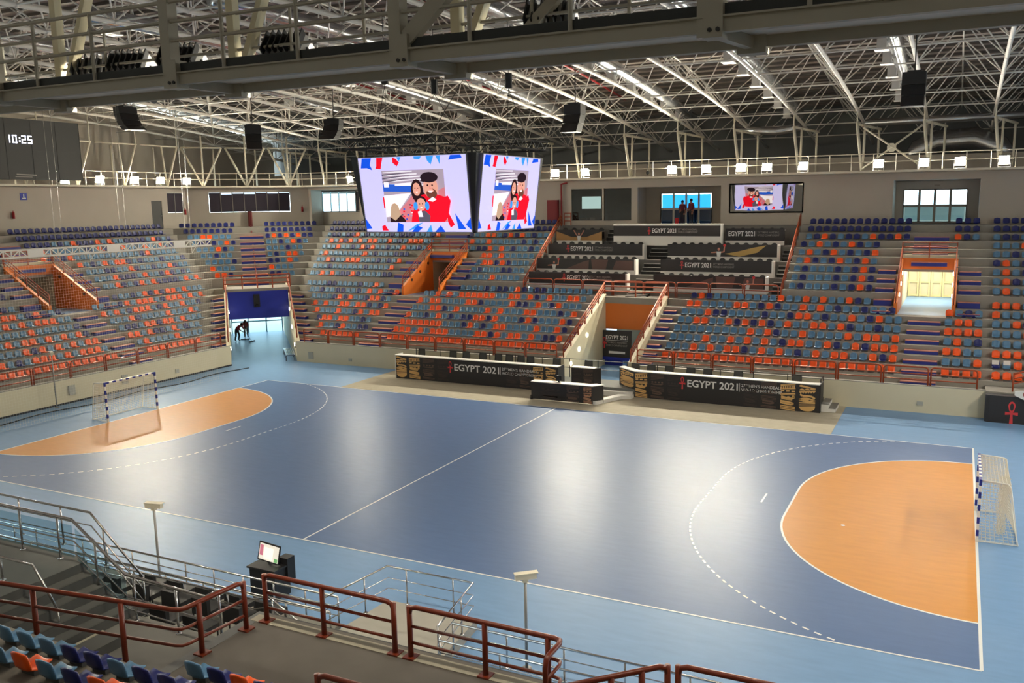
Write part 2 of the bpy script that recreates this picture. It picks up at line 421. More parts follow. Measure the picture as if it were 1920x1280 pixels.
# ---------------------------------------------------------------- vomitories (stair mouths)
lamp_off = mat('unlit_wall_lamp', (70, 40, 30), .5)
def vomitory(F, parent, s0, s1, label, lit):
    o0, o1 = okk(7) - .1, 10.95
    z0 = zk(6)
    e = empty('vomitory', F((s0 + s1) / 2, o0, z0), label, kind='structure')
    def zt(o): return z0 + .65 + (o - o0) * .57
    for sd, s in ((1, s0), (-1, s1)):
        a, b = (s - .2, s) if sd > 0 else (s, s + .2)
        m = MB(); Q = [F(a, o0, 0)[:2], F(b, o0, 0)[:2], F(b, o1, 0)[:2], F(a, o1, 0)[:2]]; zz = [zt(o0), zt(o0), zt(o1), zt(o1)]
        if F is LEFT: Q = Q[::-1]; zz = zz[::-1]
        m.prism(Q, z0 - .2, zz); w = part('side_wall', m, orange_w, e)
        for i in range(3):
            o = o0 + 1.1 + i * 1.15; zz_ = z0 + 1.05 + i * .55
            c = Vector(F(s, o, zz_)); nn = Vector(F(s + sd, o, zz_)) - c
            m = MB(); m.disc(c, nn, .11, 12, th=.04); part('wall_lamp', m, glow_m if lit else lamp_off, w)
        # passage behind
        a, b = (s - .2, s) if sd > 0 else (s, s + .2)
        m = MB(); m.box(a, b, o1, 17.6, z0, z0 + 3.2, T=F); part('passage_wall', m, cream, e)
    m = MB(); m.box(s0 - .2, s1 + .2, o1 - .08, o1 + .12, 6.48, 7.16, T=F); li = part('lintel', m, orange_w, e)
    m = MB(); m.box((s0 + s1) / 2 - .32, (s0 + s1) / 2 + .32, o1 - .12, o1 - .08, 6.72, 6.88, T=F); part('sign_plate', m, navy_step, li)
    m = MB(); m.box(s0 - .2, s1 + .2, o0 - .1, 17.6, z0 - .2, z0 - .005, T=F); part('passage_floor', m, f_out, e)
    m = MB(); m.box(s0 - .2, s1 + .2, o1 + .2, 17.6, z0 + 3.0, z0 + 3.2, T=F); part('passage_ceiling', m, cream, e)
    m = MB(); m.box(s0 - .2, s1 + .2, 17.4, 17.6, z0, z0 + 3.2, T=F); bw = part('passage_end_wall', m, cream, e)
    fr = mat('pale_wood_door_frame', (228, 214, 160), .5)
    n = 4; w = (s1 - s0) / n
    for i in range(n):
        m = MB(); a = s0 + i * w
        m.box(a + .03, a + .12, 17.3, 17.4, z0, z0 + 2.7, T=F); m.box(a + w - .12, a + w - .03, 17.3, 17.4, z0, z0 + 2.7, T=F)
        for zz in (0.02, .95, 1.75, 2.6): m.box(a + .12, a + w - .12, 17.3, 17.4, z0 + zz, z0 + zz + .1, T=F)
        part('door_frame', m, fr, e)
    if lit:
        m = MB(); m.box(s0 + .4, s1 - .4, 12.6, 15.8, z0 + 2.96, z0 + 2.995, T=F); part('added_ceiling_glow', m, mat('passage_glow', (255, 248, 230), .5, emit=9), e)  # added glowing panel, out of sight, brightens the passage
    # handrails on the walls and over the lintel
    for s in (s0 - .1, s1 + .1):
        sloped_rail([F(s, o0, zt(o0)), F(s, o1, zt(o1))], .72, label + ', sloping handrail on its side wall', 'handrails of ' + label[:30], npost=5)
    m_ = empty('handrail', F((s0 + s1) / 2, o1 + .1, 7.16), 'terracotta guard rail above the lintel of ' + label[:60].replace('orange-walled stair mouth', 'the stair mouth'), 'handrail')
    for q in (.95, .66, .36):
        m = MB(); m.tube([F(s0 - .1, o1 + .1, 7.16 + q), F(s1 + .1, o1 + .1, 7.16 + q)], .035, 6); part('rail', m, red, m_)
    for s in (s0 - .1, (s0 + s1) / 2, s1 + .1):
        m = MB(); m.tube([F(s, o1 + .1, 7.16), F(s, o1 + .1, 8.13)], .04, 6); part('post', m, red, m_)
vomitory(FAR, st_far, 15.9, 18.75, 'lit orange-walled stair mouth with pale doors inside', True)
vomitory(FAR, st_far, -18.35, -15.35, 'unlit orange-walled stair mouth near the hanging video cube', False)
vomitory(LEFT, st_left, 5.0, 8.2, 'unlit orange-walled stair mouth above the netted goal', False)

# ---------------------------------------------------------------- ground-level portal in the long stand
e = empty('portal', (-.2, 16.1, 0), 'ground-level portal with orange panel and EGYPT 2021 board', kind='structure')
for x0, x1 in ((-2.45, -2.2), (1.85, 2.1)):
    m = MB(); m.prism([(x0, 16.03), (x1, 16.03), (x1, 23.0), (x0, 23.0)], 0, [1.5, 1.5, 4.75, 4.75]); w = part('side_wall', m, cream, e)
    if x0 < 0:
        for y, z in ((17.0, 1.05), (18.3, 1.75), (19.6, 2.45)):
            m = MB(); m.disc((x1, y, z), (1, 0, 0), .13, 12, th=.04); part('wall_lamp', m, glow_m, w)
m = MB(); m.box(-2.2, 1.85, 22.9, 23.1, 2.42, 4.15); part('orange_panel', m, orange_w, e)
m = MB(); m.box(-2.45, 2.1, 22.85, 23.0, 4.15, 4.55); part('landing_slab', m, conc, e)
m = MB(); m.box(-2.2, 1.85, 25.0, 25.2, 0, 2.42); part('end_wall', m, cream, e)
m = MB(); m.box(-2.2, 1.85, 23.1, 25.0, 2.42, 2.6); part('passage_ceiling', m, cream, e)
m = MB(); m.box(-2.2, -1.0, 22.7, 22.95, 0, .42); part('blue_kerb', m, blue_panel, e)
for x in (-2.32, 1.98): sloped_rail([(x, 16.2, 1.5), (x, 23.0, 4.75)], .75, 'terracotta handrail down the side wall of the portal with the EGYPT 2021 board', 'portal handrails', npost=7, r=.045)
h = empty('handrail', (-.2, 23.3, 4.56), 'terracotta guard rail above the orange panel of the portal', 'handrail')
for q in (.98, .68, .36):
    m = MB(); m.tube([(-2.4, 23.2, 4.56 + q), (2.05, 23.2, 4.56 + q)], .045, 6); part('rail', m, red, h)
for x in (-2.4, -.2, 2.05):
    m = MB(); m.tube([(x, 23.2, 4.56), (x, 23.2, 5.54)], .05, 6); part('post', m, red, h)
b = empty('event_board', (-1.35, 22.3, .42), 'black EGYPT 2021 board standing in the ground-level portal', 'board')
m = MB(); m.prism([(-2.18, 22.3), (-.15, 22.3), (-.15, 22.4), (-2.18, 22.4)], .42, 2.4); part('panel', m, banner, b)
T = lambda x, z: (x, 22.29, z)
m = MB(); m.box(-2.18, -.15, 22.28, 22.3, .42, .62); part('blue_strip', m, blue_panel, b)
m = MB(); w = put_text(m, 'EGYPT 2021', T, -1.95, 1.82, .26, 0, .018, 1.55); m.poly([T(-1.95, 1.74), T(-.4, 1.74), T(-.4, 1.76), T(-1.95, 1.76)]); part('title_lettering', m, white_p, b)
m = MB(); put_text(m, "27TH MEN'S HANDBALL", T, -1.95, 1.54, .13, 0, .004, 1.5); put_text(m, 'WORLD CHAMPIONSHIP', T, -1.95, 1.34, .13, 0, .004, 1.5); part('subtitle_lettering', m, grey_p, b)
m = MB(); m.poly([T(-1.75, .86), T(-.6, .86), T(-.6, 1.02), T(-1.75, 1.02)]); part('white_strip', m, white_p, b)
m = MB(); ankh2d(m, T, -2.06, 1.2, .75); part('ankh_symbol', m, red_p, b)

# ---------------------------------------------------------------- corner gateway
def GATE(a, o, z): return (-24.45 + (a - o) / R2, 14.5 + (a + o) / R2, z)
e = empty('gateway', (-24.45, 14.5, 0), 'corner gateway with a blue panel over a bright glazed lobby', kind='structure')
for sd in (-1, 1):
    a, b_ = (-2.45, -2.19) if sd < 0 else (2.19, 2.45)
    m = MB(); m.prism([GATE(a, 0, 0)[:2], GATE(b_, 0, 0)[:2], GATE(b_, 8.9, 0)[:2], GATE(a, 8.9, 0)[:2]], 0, [1.42, 1.42, 4.85, 4.85]); w = part('side_wall', m, cream, e)
    for o, z in ((1.6, .95), (3.6, 2.0), (5.6, 3.1)):
        c = GATE(sd * 2.19, o, z); m = MB(); m.disc(c, (-sd, -sd, 0), .12, 12, th=.04); part('wall_lamp', m, glow_m, w)
    m = MB(); m.box(a, b_, 8.9, 16.4, 0, 4, T=GATE); part('lobby_wall', m, cream, e)
    sloped_rail([GATE(sd * 2.3, .5, 1.6), GATE(sd * 2.3, 8.6, 4.75)], .8, 'terracotta handrail climbing the side wall of the corner gateway', 'gateway handrails', npost=7, r=.045)
m = MB(); m.box(-2.19, 2.19, 6.4, 6.6, 2.42, 4.5, T=GATE); part('blue_panel', m, blue_panel, e)
m = MB(); m.box(-2.45, 2.45, 6.4, 9.0, 4.5, 4.7, T=GATE); part('landing_slab', m, conc, e)
m = MB(); m.box(-2.19, 2.19, 6.6, 16.4, 2.9, 3.1, T=GATE); part('lobby_ceiling', m, cream, e)
gf = mat('pale_blue_mullion', (150, 190, 205), .4)
for x in (-2.1, -.75, .75, 2.1):
    m = MB(); m.box(x - .05, x + .05, 16.2, 16.32, 0, 2.9, T=GATE); part('mullion', m, gf, e)
m = MB(); m.box(-2.1, 2.1, 16.2, 16.32, .93, 1.03, T=GATE); part('transom', m, gf, e)
for a, b_ in ((-2.1, -.75), (-.75, .75), (.75, 2.1)):
    for z0, z1 in ((0, .93), (1.03, 2.9)):
        m = MB(); m.box(a + .05, b_ - .05, 16.25, 16.27, z0, z1, T=GATE); part('glass_pane', m, clear, e)
m = MB(); m.box(-.35, .1, 6.25, 6.42, 3.3, 4.25, T=GATE); m.tube([GATE(-.12, 6.25, 3.45), GATE(-.12, 6.1, 3.4)], .1, 8)
thing('wall_speaker', m, black, 'black loudspeaker mounted on the blue panel over the corner gateway', 'speaker')
h = empty('handrail', GATE(0, 7, 4.7), 'terracotta guard rail above the blue panel of the corner gateway', 'handrail')
for q in (1.0, .7, .38):
    m = MB(); m.tube([GATE(-2.4, 6.6, 4.7 + q), GATE(2.4, 6.6, 4.7 + q)], .045, 6); part('rail', m, red, h)
for x in (-2.4, -1.1, 0, 1.1, 2.4):
    m = MB(); m.tube([GATE(x, 6.6, 4.7), GATE(x, 6.6, 5.7)], .045, 6); part('post', m, red, h)
# slatted metal bench by the gate
b = empty('slatted_bench', GATE(1.95, 1.3, 0), 'grey slatted metal bench along the wall of the corner gateway', 'bench')
for i in range(6):
    m = MB(); m.box(1.45 + i * .11, 1.53 + i * .11, .15, 3.4, .42, .46, T=GATE); part('slat', m, steel, b)
for o in (.3, 1.8, 3.2):
    m = MB(); m.box(1.45, 1.5, o, o + .06, 0, .42, T=GATE); m.box(2.02, 2.07, o, o + .06, 0, .42, T=GATE); m.box(1.45, 2.07, o, o + .06, .36, .42, T=GATE); part('leg_frame', m, blackm, b)

# ---------------------------------------------------------------- upper walls with windows
OW = 15.45; ODW = 17.0
def wall_holes(F, s0, s1, z0, z1, o0, o1, holes):
    ss = sorted({s0, s1, *[h[0] for h in holes], *[h[1] for h in holes]}); zs = sorted({z0, z1, *[h[2] for h in holes], *[h[3] for h in holes]})
    m = MB()
    for a, b in zip(ss, ss[1:]):
        for c, d in zip(zs, zs[1:]):
            x, z = (a + b) / 2, (c + d) / 2
            if not any(h[0] < x < h[1] and h[2] < z < h[3] for h in holes): m.box(a, b, o0, o1, c, d, T=F)
    return m
struct('wall_far', wall_holes(FAR, -34.18, 44, 8.0, 12.45, OW, OW + .25, [(-33.9, -28.6, 9.0, 12.2), (-8.4, -5.85, 9.4, 11.8), (-5.7, -3.5, 9.4, 11.8), (-3.0, 3.3, 9.0, 11.85), (3.95, 9.0, 9.95, 11.9), (14.8, 19.95, 9.0, 11.95)]), upper)
struct('wall_corner', wall_holes(DIAG, -12.35, -1.7, 8.0, 12.45, ODW, ODW + .25, [(-10.3, -3.5, 10.35, 12.05)]), upper)
struct('wall_left', wall_holes(LEFT, -34, 24.4, 8.0, 12.45, OW, OW + .25, [(20.65, 21.7, 9.0, 11.4), (22.3, 24.0, 10.4, 12.05)]), upper)
WN = [0]
def window(F, s0, s1, z0, z1, o, nx, nz, frame, pane, th=.07, panes=None, name='window'):
    WN[0] += 1
    e = empty('%s_%d' % (name, WN[0]), F((s0 + s1) / 2, o, z0), kind='structure')
    w = (s1 - s0) / nx; hz = (z1 - z0) / nz
    m = MB(); m.box(s0 - .06, s1 + .06, o - .05, o + .05, z1, z1 + .07, T=F); m.box(s0 - .06, s1 + .06, o - .05, o + .05, z0 - .07, z0, T=F)
    m.box(s0 - .06, s0, o - .05, o + .05, z0, z1, T=F); m.box(s1, s1 + .06, o - .05, o + .05, z0, z1, T=F); part('window_frame', m, frame, e)
    for i in range(1, nx):
        m = MB(); m.box(s0 + i * w - th / 2, s0 + i * w + th / 2, o - .04, o + .04, z0, z1, T=F); part('mullion', m, frame, e)
    for j in range(1, nz):
        m = MB(); m.box(s0, s1, o - .035, o + .035, z0 + j * hz - th / 2, z0 + j * hz + th / 2, T=F); part('transom', m, frame, e)
    for i in range(nx):
        for j in range(nz):
            m = MB(); m.box(s0 + i * w + th / 2, s0 + (i + 1) * w - th / 2, o - .008, o + .008, z0 + j * hz + th / 2, z0 + (j + 1) * hz - th / 2, T=F)
            part('pane', m, panes[i] if panes else pane, e)
    return e
def recess(F, s0, s1, z0, z1, o0, o1, hole, mats, name='wall_recess'):
    m = wall_holes(F, s0 - .3, s1 + .3, z0, z1 + .3, o1, o1 + .15, [hole] if hole else [])
    m.box(s0 - .2, s0, o0, o1, z0, z1, T=F); m.box(s1, s1 + .2, o0, o1, z0, z1, T=F); m.box(s0 - .2, s1 + .2, o0, o1, z1, z1 + .2, T=F); m.box(s0 - .2, s1 + .2, o0, o1 + .1, z0 - .15, z0, T=F)
    return struct(name, m, mats)
# bright window near the corner
recess(FAR, -33.9, -28.6, 9.08, 12.2, OW + .25, 16.95, (-35.2, -30.15, 10.3, 12.05), upper, 'wall_far_alcove')
window(FAR, -33.85, -30.2, 10.3, 12.05, 17.0, 4, 1, gf, clear)
window(FAR, -30.0, -28.8, 10.3, 12.05, 16.9, 1, 1, blackm, blind)
# control room windows
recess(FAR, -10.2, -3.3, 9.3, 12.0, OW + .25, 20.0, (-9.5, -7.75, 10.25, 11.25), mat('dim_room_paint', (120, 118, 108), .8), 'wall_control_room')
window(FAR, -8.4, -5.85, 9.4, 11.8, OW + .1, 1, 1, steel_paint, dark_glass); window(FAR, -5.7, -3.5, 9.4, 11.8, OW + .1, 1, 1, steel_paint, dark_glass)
m = MB(); m.box(-5.9, -4.6, 19.85, 19.98, 10.65, 11.45, T=FAR); thing('wall_screen', m, black, 'switched-off black screen on the back wall of the control room', 'screen')
m = MB(); m.box(-6.6, -4.2, 18.2, 19.0, 9.98, 10.04, T=FAR); [m.box(x, x + .06, 18.3, 18.9, 9.3, 9.98, T=FAR) for x in (-6.5, -4.4)]; m.box(-5.2, -4.6, 18.5, 18.6, 10.04, 10.4, T=FAR)
thing('desk', m, blackm, 'dark desk with a monitor behind the control room glass', 'desk')
# doorway alcove
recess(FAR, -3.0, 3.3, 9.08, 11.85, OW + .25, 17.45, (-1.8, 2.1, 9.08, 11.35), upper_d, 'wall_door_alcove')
window(FAR, -1.8, 2.1, 9.08, 11.35, 17.5, 4, 2, steel_paint, glass('blue_glass', (86, 158, 200), mix=.08), .14, name='door')
m = MB(); m.box(-2.2, 2.5, 18.2, 18.3, 9.08, 10.2, T=FAR); struct('wall_terrace_parapet', m, mat('terrace_grey', (60, 66, 74), .8))
m = MB(); m.box(.3, .8, 17.38, 17.44, 11.55, 11.66, T=FAR); struct('trim_3', m, upper)
# reflective glass
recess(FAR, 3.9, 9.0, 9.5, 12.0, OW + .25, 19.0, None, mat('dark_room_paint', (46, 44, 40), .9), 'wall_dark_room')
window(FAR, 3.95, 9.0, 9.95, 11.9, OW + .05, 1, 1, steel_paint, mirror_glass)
# right-hand alcove windows
recess(FAR, 14.8, 19.95, 9.08, 11.95, OW + .25, 17.95, (15.35, 19.2, 9.2, 11.3), upper, 'wall_far_alcove')
window(FAR, 15.35, 19.2, 9.2, 11.3, 18.0, 4, 2, mat('grey_window_frame', (140, 134, 122), .5), clear, .16)
m = MB(); m.box(15, 19.6, 19.6, 19.7, 9.0, 10.3, T=FAR); struct('wall_terrace_parapet', m, mat('terrace_pale', (190, 205, 200), .8))
m = MB(); m.box(17.2, 17.55, 17.88, 17.94, 11.55, 11.66, T=FAR); struct('trim_4', m, upper_d)
# corner blinds and left wall openings
e = window(DIAG, -10.3, -3.5, 10.35, 12.05, ODW + .1, 7, 1, win_frame, blind, .06)
for i in range(7):
    s = -10.3 + i * 6.8 / 7
    m = MB(); m.box(s + .05, s + 6.8 / 7 - .05, ODW + .06, ODW + .09, 12.05 - (.03, .16, .1, .14, .04, .1, .06)[i], 12.05, T=DIAG); part('daylight_glow_strip', m, mat('daylight_glow', (200, 225, 245), .5, emit=1.0), e)  # glowing strip in front of the blind stands in for daylight
e = window(LEFT, 22.3, 24.0, 10.4, 12.05, OW + .1, 2, 1, win_frame, blind, .06)
m = MB(); m.box(20.65, 21.7, OW + .05, OW + .15, 9.0, 11.4, T=LEFT); d = struct('door_20', m, door_grey); m = MB(); m.box(21.5, 21.6, OW - .02, OW + .05, 10.1, 10.2, T=LEFT); part('door_handle', m, steel, d)
def extinguisher(F, s, o, z, what):
    m = MB(); a = F(s, o - .12, z); m.tube([a, (a[0], a[1], z + .45)], .09, 10); m.tube([(a[0], a[1], z + .45), (a[0], a[1], z + .56)], .035, 6)
    thing('fire_extinguisher', m, red_pipe, 'red fire extinguisher on the upper wall ' + what, 'extinguisher', smooth=True)
extinguisher(LEFT, 25.2 - 1.2, OW, 10.2, 'between the blinds'); extinguisher(DIAG, -2.5, ODW, 10.3, 'beside the bright window'); extinguisher(LEFT, 8.8, OW, 10.2, 'under the blue sign')
m = MB(); m.box(9.5, 10.0, OW - .03, OW, 11.5, 12.0, T=LEFT); b = thing('wall_sign', m, blue_panel, 'small blue sign with a white figure on the upper wall', 'sign')
m = MB(); m.box(9.72, 9.8, OW - .035, OW - .03, 11.58, 11.92, T=LEFT); m.box(9.62, 9.9, OW - .035, OW - .03, 11.58, 11.66, T=LEFT); part('figure', m, white_p, b)
# red fire cabinet and pipes
m = MB(); m.box(-10.35, -9.45, OW - .3, OW, 9.3, 11.0, T=FAR); b = thing('fire_cabinet', m, mat('red_cabinet', (122, 30, 36), .5), 'tall red fire cabinet on the upper wall beside the video cube', 'cabinet')
m = MB(); m.box(-10.25, -9.55, OW - .32, OW - .3, 10.2, 10.9, T=FAR); part('door', m, mat('red_cabinet', (122, 30, 36)), b); m = MB(); m.box(-10.25, -9.55, OW - .32, OW - .3, 9.35, 10.1, T=FAR); part('door', m, mat('red_cabinet', (122, 30, 36)), b)
m = MB(); m.tube([FAR(-9.2, OW - .12, 9.06), FAR(-9.2, OW - .12, 12.2), FAR(-8.7, OW - .12, 12.3)], .07, 8); thing('fire_pipe', m, red_pipe, 'red water pipe rising beside the fire cabinet', 'pipe')
m = MB(); m.tube([DIAG(-7, ODW - .2, 9.1), DIAG(-7, ODW - .2, 10.4)], .2, 8); m.tube([DIAG(-7.02, 15.0, 9.2), DIAG(-7.0, 6.9, 4.75)], .06, 8)
thing('fire_pipe', m, mat('dark_red_pipe', (96, 26, 26), .5), 'dark red pipe running down the corner aisle to the gateway', 'pipe')

# ---------------------------------------------------------------- roof
GS = 4.07
def zb(y): return 18.25 - .00178 * y * y
def gx(j): return .2 + GS * j
def gy(i): return 31 - GS * i
def vis(p, mg=160):
    x, y, z = pj(p); return z > 2 and -mg < x < 1920 + mg and -mg < y < 420
m = MB(); ys = [-36 + i * 4 for i in range(21)]
for a, b in zip(ys, ys[1:]): m.poly([(-50, a, zb(a) + 3.0), (-50, b, zb(b) + 3.0), (46, b, zb(b) + 3.0), (46, a, zb(a) + 3.0)]); m.poly([(-50, a, zb(a) + 3.2), (46, a, zb(a) + 3.2), (46, b, zb(b) + 3.2), (-50, b, zb(b) + 3.2)])
ceil = struct('ceiling', m, deck_m)
for i in range(64):
    y = -30 + i * 1.16
    if y > 43: break
    z = zb(y) + 2.9
    if not any(vis((x, y, z)) for x in range(-46, 26, 6)): continue
    m = MB(); m.bar((-48, y, z), (30, y, z), .08, .16); part('purlin', m, mat('purlin_grey', (104, 98, 92), .7), ceil)
rf = empty('roof_frame', (0, 0, 17), kind='structure'); rf['label'] = 'white tubular space frame carrying the vaulted roof'
JR = range(-12, 8); IR = range(-3, 14)
for j in JR:
    P = [(gx(j), gy(i), zb(gy(i))) for i in IR]
    if not any(vis(q) for q in P): continue
    m = MB(); m.tube(P, .105, 8); part('main_chord', m, frame_m, rf, True)
    P = [(gx(j) + GS / 2, gy(i) + GS / 2, zb(gy(i) + GS / 2) + 2.4) for i in IR]
    m = MB(); m.tube(P, .055, 6); part('upper_chord', m, frame_m, rf, True)
for i in IR:
    P = [(gx(j), gy(i), zb(gy(i))) for j in JR]
    if not any(vis(q) for q in P): continue
    m = MB(); m.tube([P[0], P[-1]], .042, 6); part('cross_chord', m, frame_m, rf, True)
    y = gy(i) + GS / 2; m = MB(); m.tube([(gx(-12), y, zb(y) + 2.4), (gx(8), y, zb(y) + 2.4)], .045, 6); part('upper_cross_chord', m, frame_m, rf, True)
braces = []; nodes = MB()
for j in JR:
    for i in IR:
        p = Vector((gx(j), gy(i), zb(gy(i))))
        if not vis(p): continue
        nodes.sphere(p, .13, 7, 4)
        for a in (-1, 1):
            for b in (-1, 1):
                y = p.y + b * GS / 2; q = Vector((p.x + a * GS / 2, y, zb(y) + 2.4)); braces.append((((p + q) / 2 - CAMP).length, p, q))
part('frame_nodes', nodes, frame_m, rf, True)['kind'] = 'stuff'
braces.sort(key=lambda t: t[0])
um = MB(); um.tube([(0, 0, 0), (0, 0, 1)], .036, 6); ume = um.mesh('brace', frame_m, smooth=True)
rest = MB()
for n, (d, p, q) in enumerate(braces):
    if n < 300:
        o = bpy.data.objects.new('brace', ume); COL.objects.link(o); o.parent = rf; v = q - p
        o.location = p - wloc(rf); o.rotation_euler = v.to_track_quat('Z', 'Y').to_euler(); o.scale = (1, 1, v.length)
    else: rest.tube([p, q], .036, 5, cap=False)
if rest.v: part('far_braces', rest, frame_m, rf, True)['kind'] = 'stuff'
# attic end walls
att = mat('grey_cladding', (106, 108, 108), .7, noise=.1, nscale=3, stretch=(12, 12, .2))
m = MB(); m.box(-50, 46, 42.6, 42.8, 12, 18.2); struct('wall_attic_far', m, att)
m = MB(); m.box(-46, 46, 36.5, 36.7, 12.4, 13.75); struct('wall_parapet_far', m, upper)
ysg = [-34 + i * 4 for i in range(20)]
m = MB(); m.poly([(-47.5, y, 12) for y in ysg] + [(-47.5, y, zb(y) + 2.95 - .018 * max(0, y) ) for y in reversed(ysg)]); struct('wall_attic_left', m, upper)
m = MB(); m.box(-48, 46, 31.6, 43, 12.3, 12.44); m.box(-48, -41.5, -34, 31.6, 12.3, 12.44); struct('attic_floor', m, upper_d)
m = MB(); m.box(-50, 46, -34.3, -34, -1, 18.5); struct('wall_near', m, upper)
m = MB(); m.box(44, 44.3, -34, 43, -1, 20); struct('wall_right', m, upper)

# columns and catwalks
def catwalk(F, s0, s1, o, label, posts, zc=12.45):
    e = empty('catwalk', F((s0 + s1) / 2, o, zc), label, kind='structure')
    m = MB(); m.box(s0, s1, o - .15, o + 1.2, zc, zc + .14, T=F); part('walkway', m, steel_paint, e)
    for q in (.55, 1.05):
        m = MB(); m.tube([F(s0, o - .1, zc + .14 + q), F(s1, o - .1, zc + .14 + q)], .03, 6); part('rail', m, steel_paint, e)
    s = s0
    while s < s1:
        m = MB(); m.tube([F(s, o - .1, zc + .1), F(s, o - .1, zc + 1.2)], .026, 5); part('post', m, steel_paint, e); s += posts
    return e
catwalk(FAR, -34.0, 26, OW - 1.25, 'white railed floodlight catwalk above the glazed upper rooms', 1.36)
catwalk(DIAG, -12.0, -2.0, ODW - 1.25, 'white railed catwalk above the row of dark blinds', 1.36)
catwalk(LEFT, -12, 24.2, OW - 1.2, 'white railed floodlight catwalk under the black scoreboard', 1.36)
def column(base, top, name, label, group, extra):
    e = empty('roof_column', base, label, kind='structure')
    for a, b, r in extra:
        m = MB(); m.tube([a, b], r, 7); part('strut', m, steel_paint, e, True)
for j in range(-9, 6):
    x = gx(j)
    column((x + .4, 31.2, 12.5), None, '', 'cream leaning roof column standing on the catwalk above the glazed rooms', 'columns over the long stand',
           [((x, 31, 15.6), (x, 31, zb(31)), .045), ((x, 31, 15.7), (x + .4, 31.2, 12.5), .1), ((x + .45, 31.5, 15.6), (x + .45, 31.3, 12.5), .075), ((x + 1.2, 33.2, 15.4), (x + 1.2, 33.2, 12.44), .075), ((x, 31, 15.65), (x + 1.3, 33.3, 15.4), .09)])
for i in range(2, 9):
    y = gy(i)
    column((-40.5, y - 1.3, 12.5), None, '', 'cream leaning roof column standing on the catwalk under the scoreboard', 'columns over the goal stand',
           [((-40.5, y, 15.8), (-40.5, y, zb(y)), .045), ((-40.5, y, 15.8), (-40.5, y - 1.3, 12.5), .09), ((-40.6, y - 1.5, 15.8), (-40.5, y - 1.3, 12.5), .075), ((-42.6, y - .6, 15.8), (-42.6, y - .6, 12.44), .075), ((-40.5, y + .1, 15.8), (-40.5, y - 3.6, 15.8), .06)])
for s in (-10.6, -7.1, -3.6):
    A = DIAG(s, ODW - 1, 12.5); B = DIAG(s - 1.6, ODW - 1, 15.8); C = DIAG(s + 1.6, ODW - 1, 15.8); D = DIAG(s, ODW + 1, 15.8)
    column(A, None, '', 'cream fan of roof struts rising from the corner catwalk', 'columns over the corner', [(A, B, .085), (A, C, .085), (A, DIAG(s, ODW - 1, 16.8), .075), (DIAG(s + .9, ODW + 1, 12.44), DIAG(s + .9, ODW + 1, 15.8), .07), (B, C, .06)])
e = empty('cross_brace', (14.4, 31, 12.6), 'cream X brace between two roof columns beside the hanging loudspeaker', kind='structure')
for a, b in (((12.8, 31, 15.4), (16.6, 31, 12.7)), ((16.4, 31, 15.4), (12.8, 31, 12.7))):
    m = MB(); m.tube([a, b], .06, 6); part('strut', m, steel_paint, e, True)
m = MB(); m.disc((14.6, 30.95, 14.05), (0, 1, 0), .3, 8, th=.1); part('gusset', m, steel_paint, e)

# ---------------------------------------------------------------- floodlights
m = MB(); m.sphere((-1.78, 30.2, 12.85), .13, 10, 6); m.tube([(-1.78, 30.2, 12.95), (-1.78, 30.2, 13.65), (-1.78, 30.3, 13.65)], .025, 5); thing('dome_camera', m, black, 'small black dome camera hanging on the catwalk rail', 'camera')
def floodlight(p, aim, label, group, size=(.62, .56), lm=None, visor=0):
    p = Vector(p); d = (Vector(aim) - p).normalized(); x = d.cross(Vector((0, 0, 1))).normalized(); y = x.cross(d)
    def T(a, b, c): return p + x * a + y * b + d * c
    e = empty('floodlight', tuple(p), label, 'floodlight', group)
    w, h = size[0] / 2, size[1] / 2
    def bx(a0, a1, b0, b1, c0, c1):
        m = MB(); m.box(a0, a1, b0, b1, c0, c1, T=lambda A, B, C: T(A, B, C)); return m
    part('housing', bx(-w, w, -h, h, -.16, 0), mat('grey_lamp_housing', (150, 150, 146), .5), e)
    for i in range(3):
        b0 = -h + .02 + i * (2 * h - .04) / 3; part('lens', bx(-w + .03, w - .03, b0 + .01, b0 + (2 * h - .04) / 3 - .01, 0, .015), lm or lens_m, e)
    m = MB(); [m.box(-w + i * .1, -w + i * .1 + .02, -h, h, -.28, -.16, T=lambda A, B, C: T(A, B, C)) for i in range(int(size[0] / .1) + 1)]; part('fins', m, blackm, e)
    if visor:
        part('visor', bx(-w - .02, w + .02, h, h + .015, -.05, visor), blackm, e)  # added hood, unseen; cuts lamp light toward the upper stands
    m = MB(); a = T(-w - .04, 0, -.08); b = T(w + .04, 0, -.08); lo = p - Vector((0, 0, .42)); m.tube([a, (a[0], a[1], lo.z), (b[0], b[1], lo.z), b], .025, 5); part('bracket', m, blackm, e)
GF = 'floodlights on the long catwalk'; LF = 'white-lit floodlight on the catwalk above the glazed upper rooms'
for x, ax, ay in ((-28.6, -34, -2), (-9.25, 2, 2), (-6.75, -8, -4), (0, 6, 0), (2.5, -1, -6), (4.95, 10, 0), (6.75, 17, 6), (9.15, 21, 8), (13.9, 22, 2), (16.6, 22, -2), (18.7, 17, -6), (21.15, 16, -6)):
    floodlight((x, 30.35, 13.02), (ax, ay, 0), LF, GF, lm=lens_side if x > 6 else None)
GL = 'floodlights on the goal end catwalk'; LL = 'white-lit floodlight on the catwalk under the scoreboard'
for y, ax, ay in ((12.3, -20, 12.2), (15.2, -4, 4), (18.3, -2, 4), (20.8, -4, 2), (23.5, 0, 0), (7, -6, 0), (3.5, -4, 0), (-6, -6, -2)):
    floodlight((-40.35, y, 12.9 if y == 12.3 else 13.02), (ax, ay, 0), LL, GL, lm=lens_m if y in (15.2, 18.3) else lens_left)
m = MB(); m.box(30.9, 31.5, -33.9, 31.2, 12.2, 12.4); struct('end_bridge', m, steel_paint)
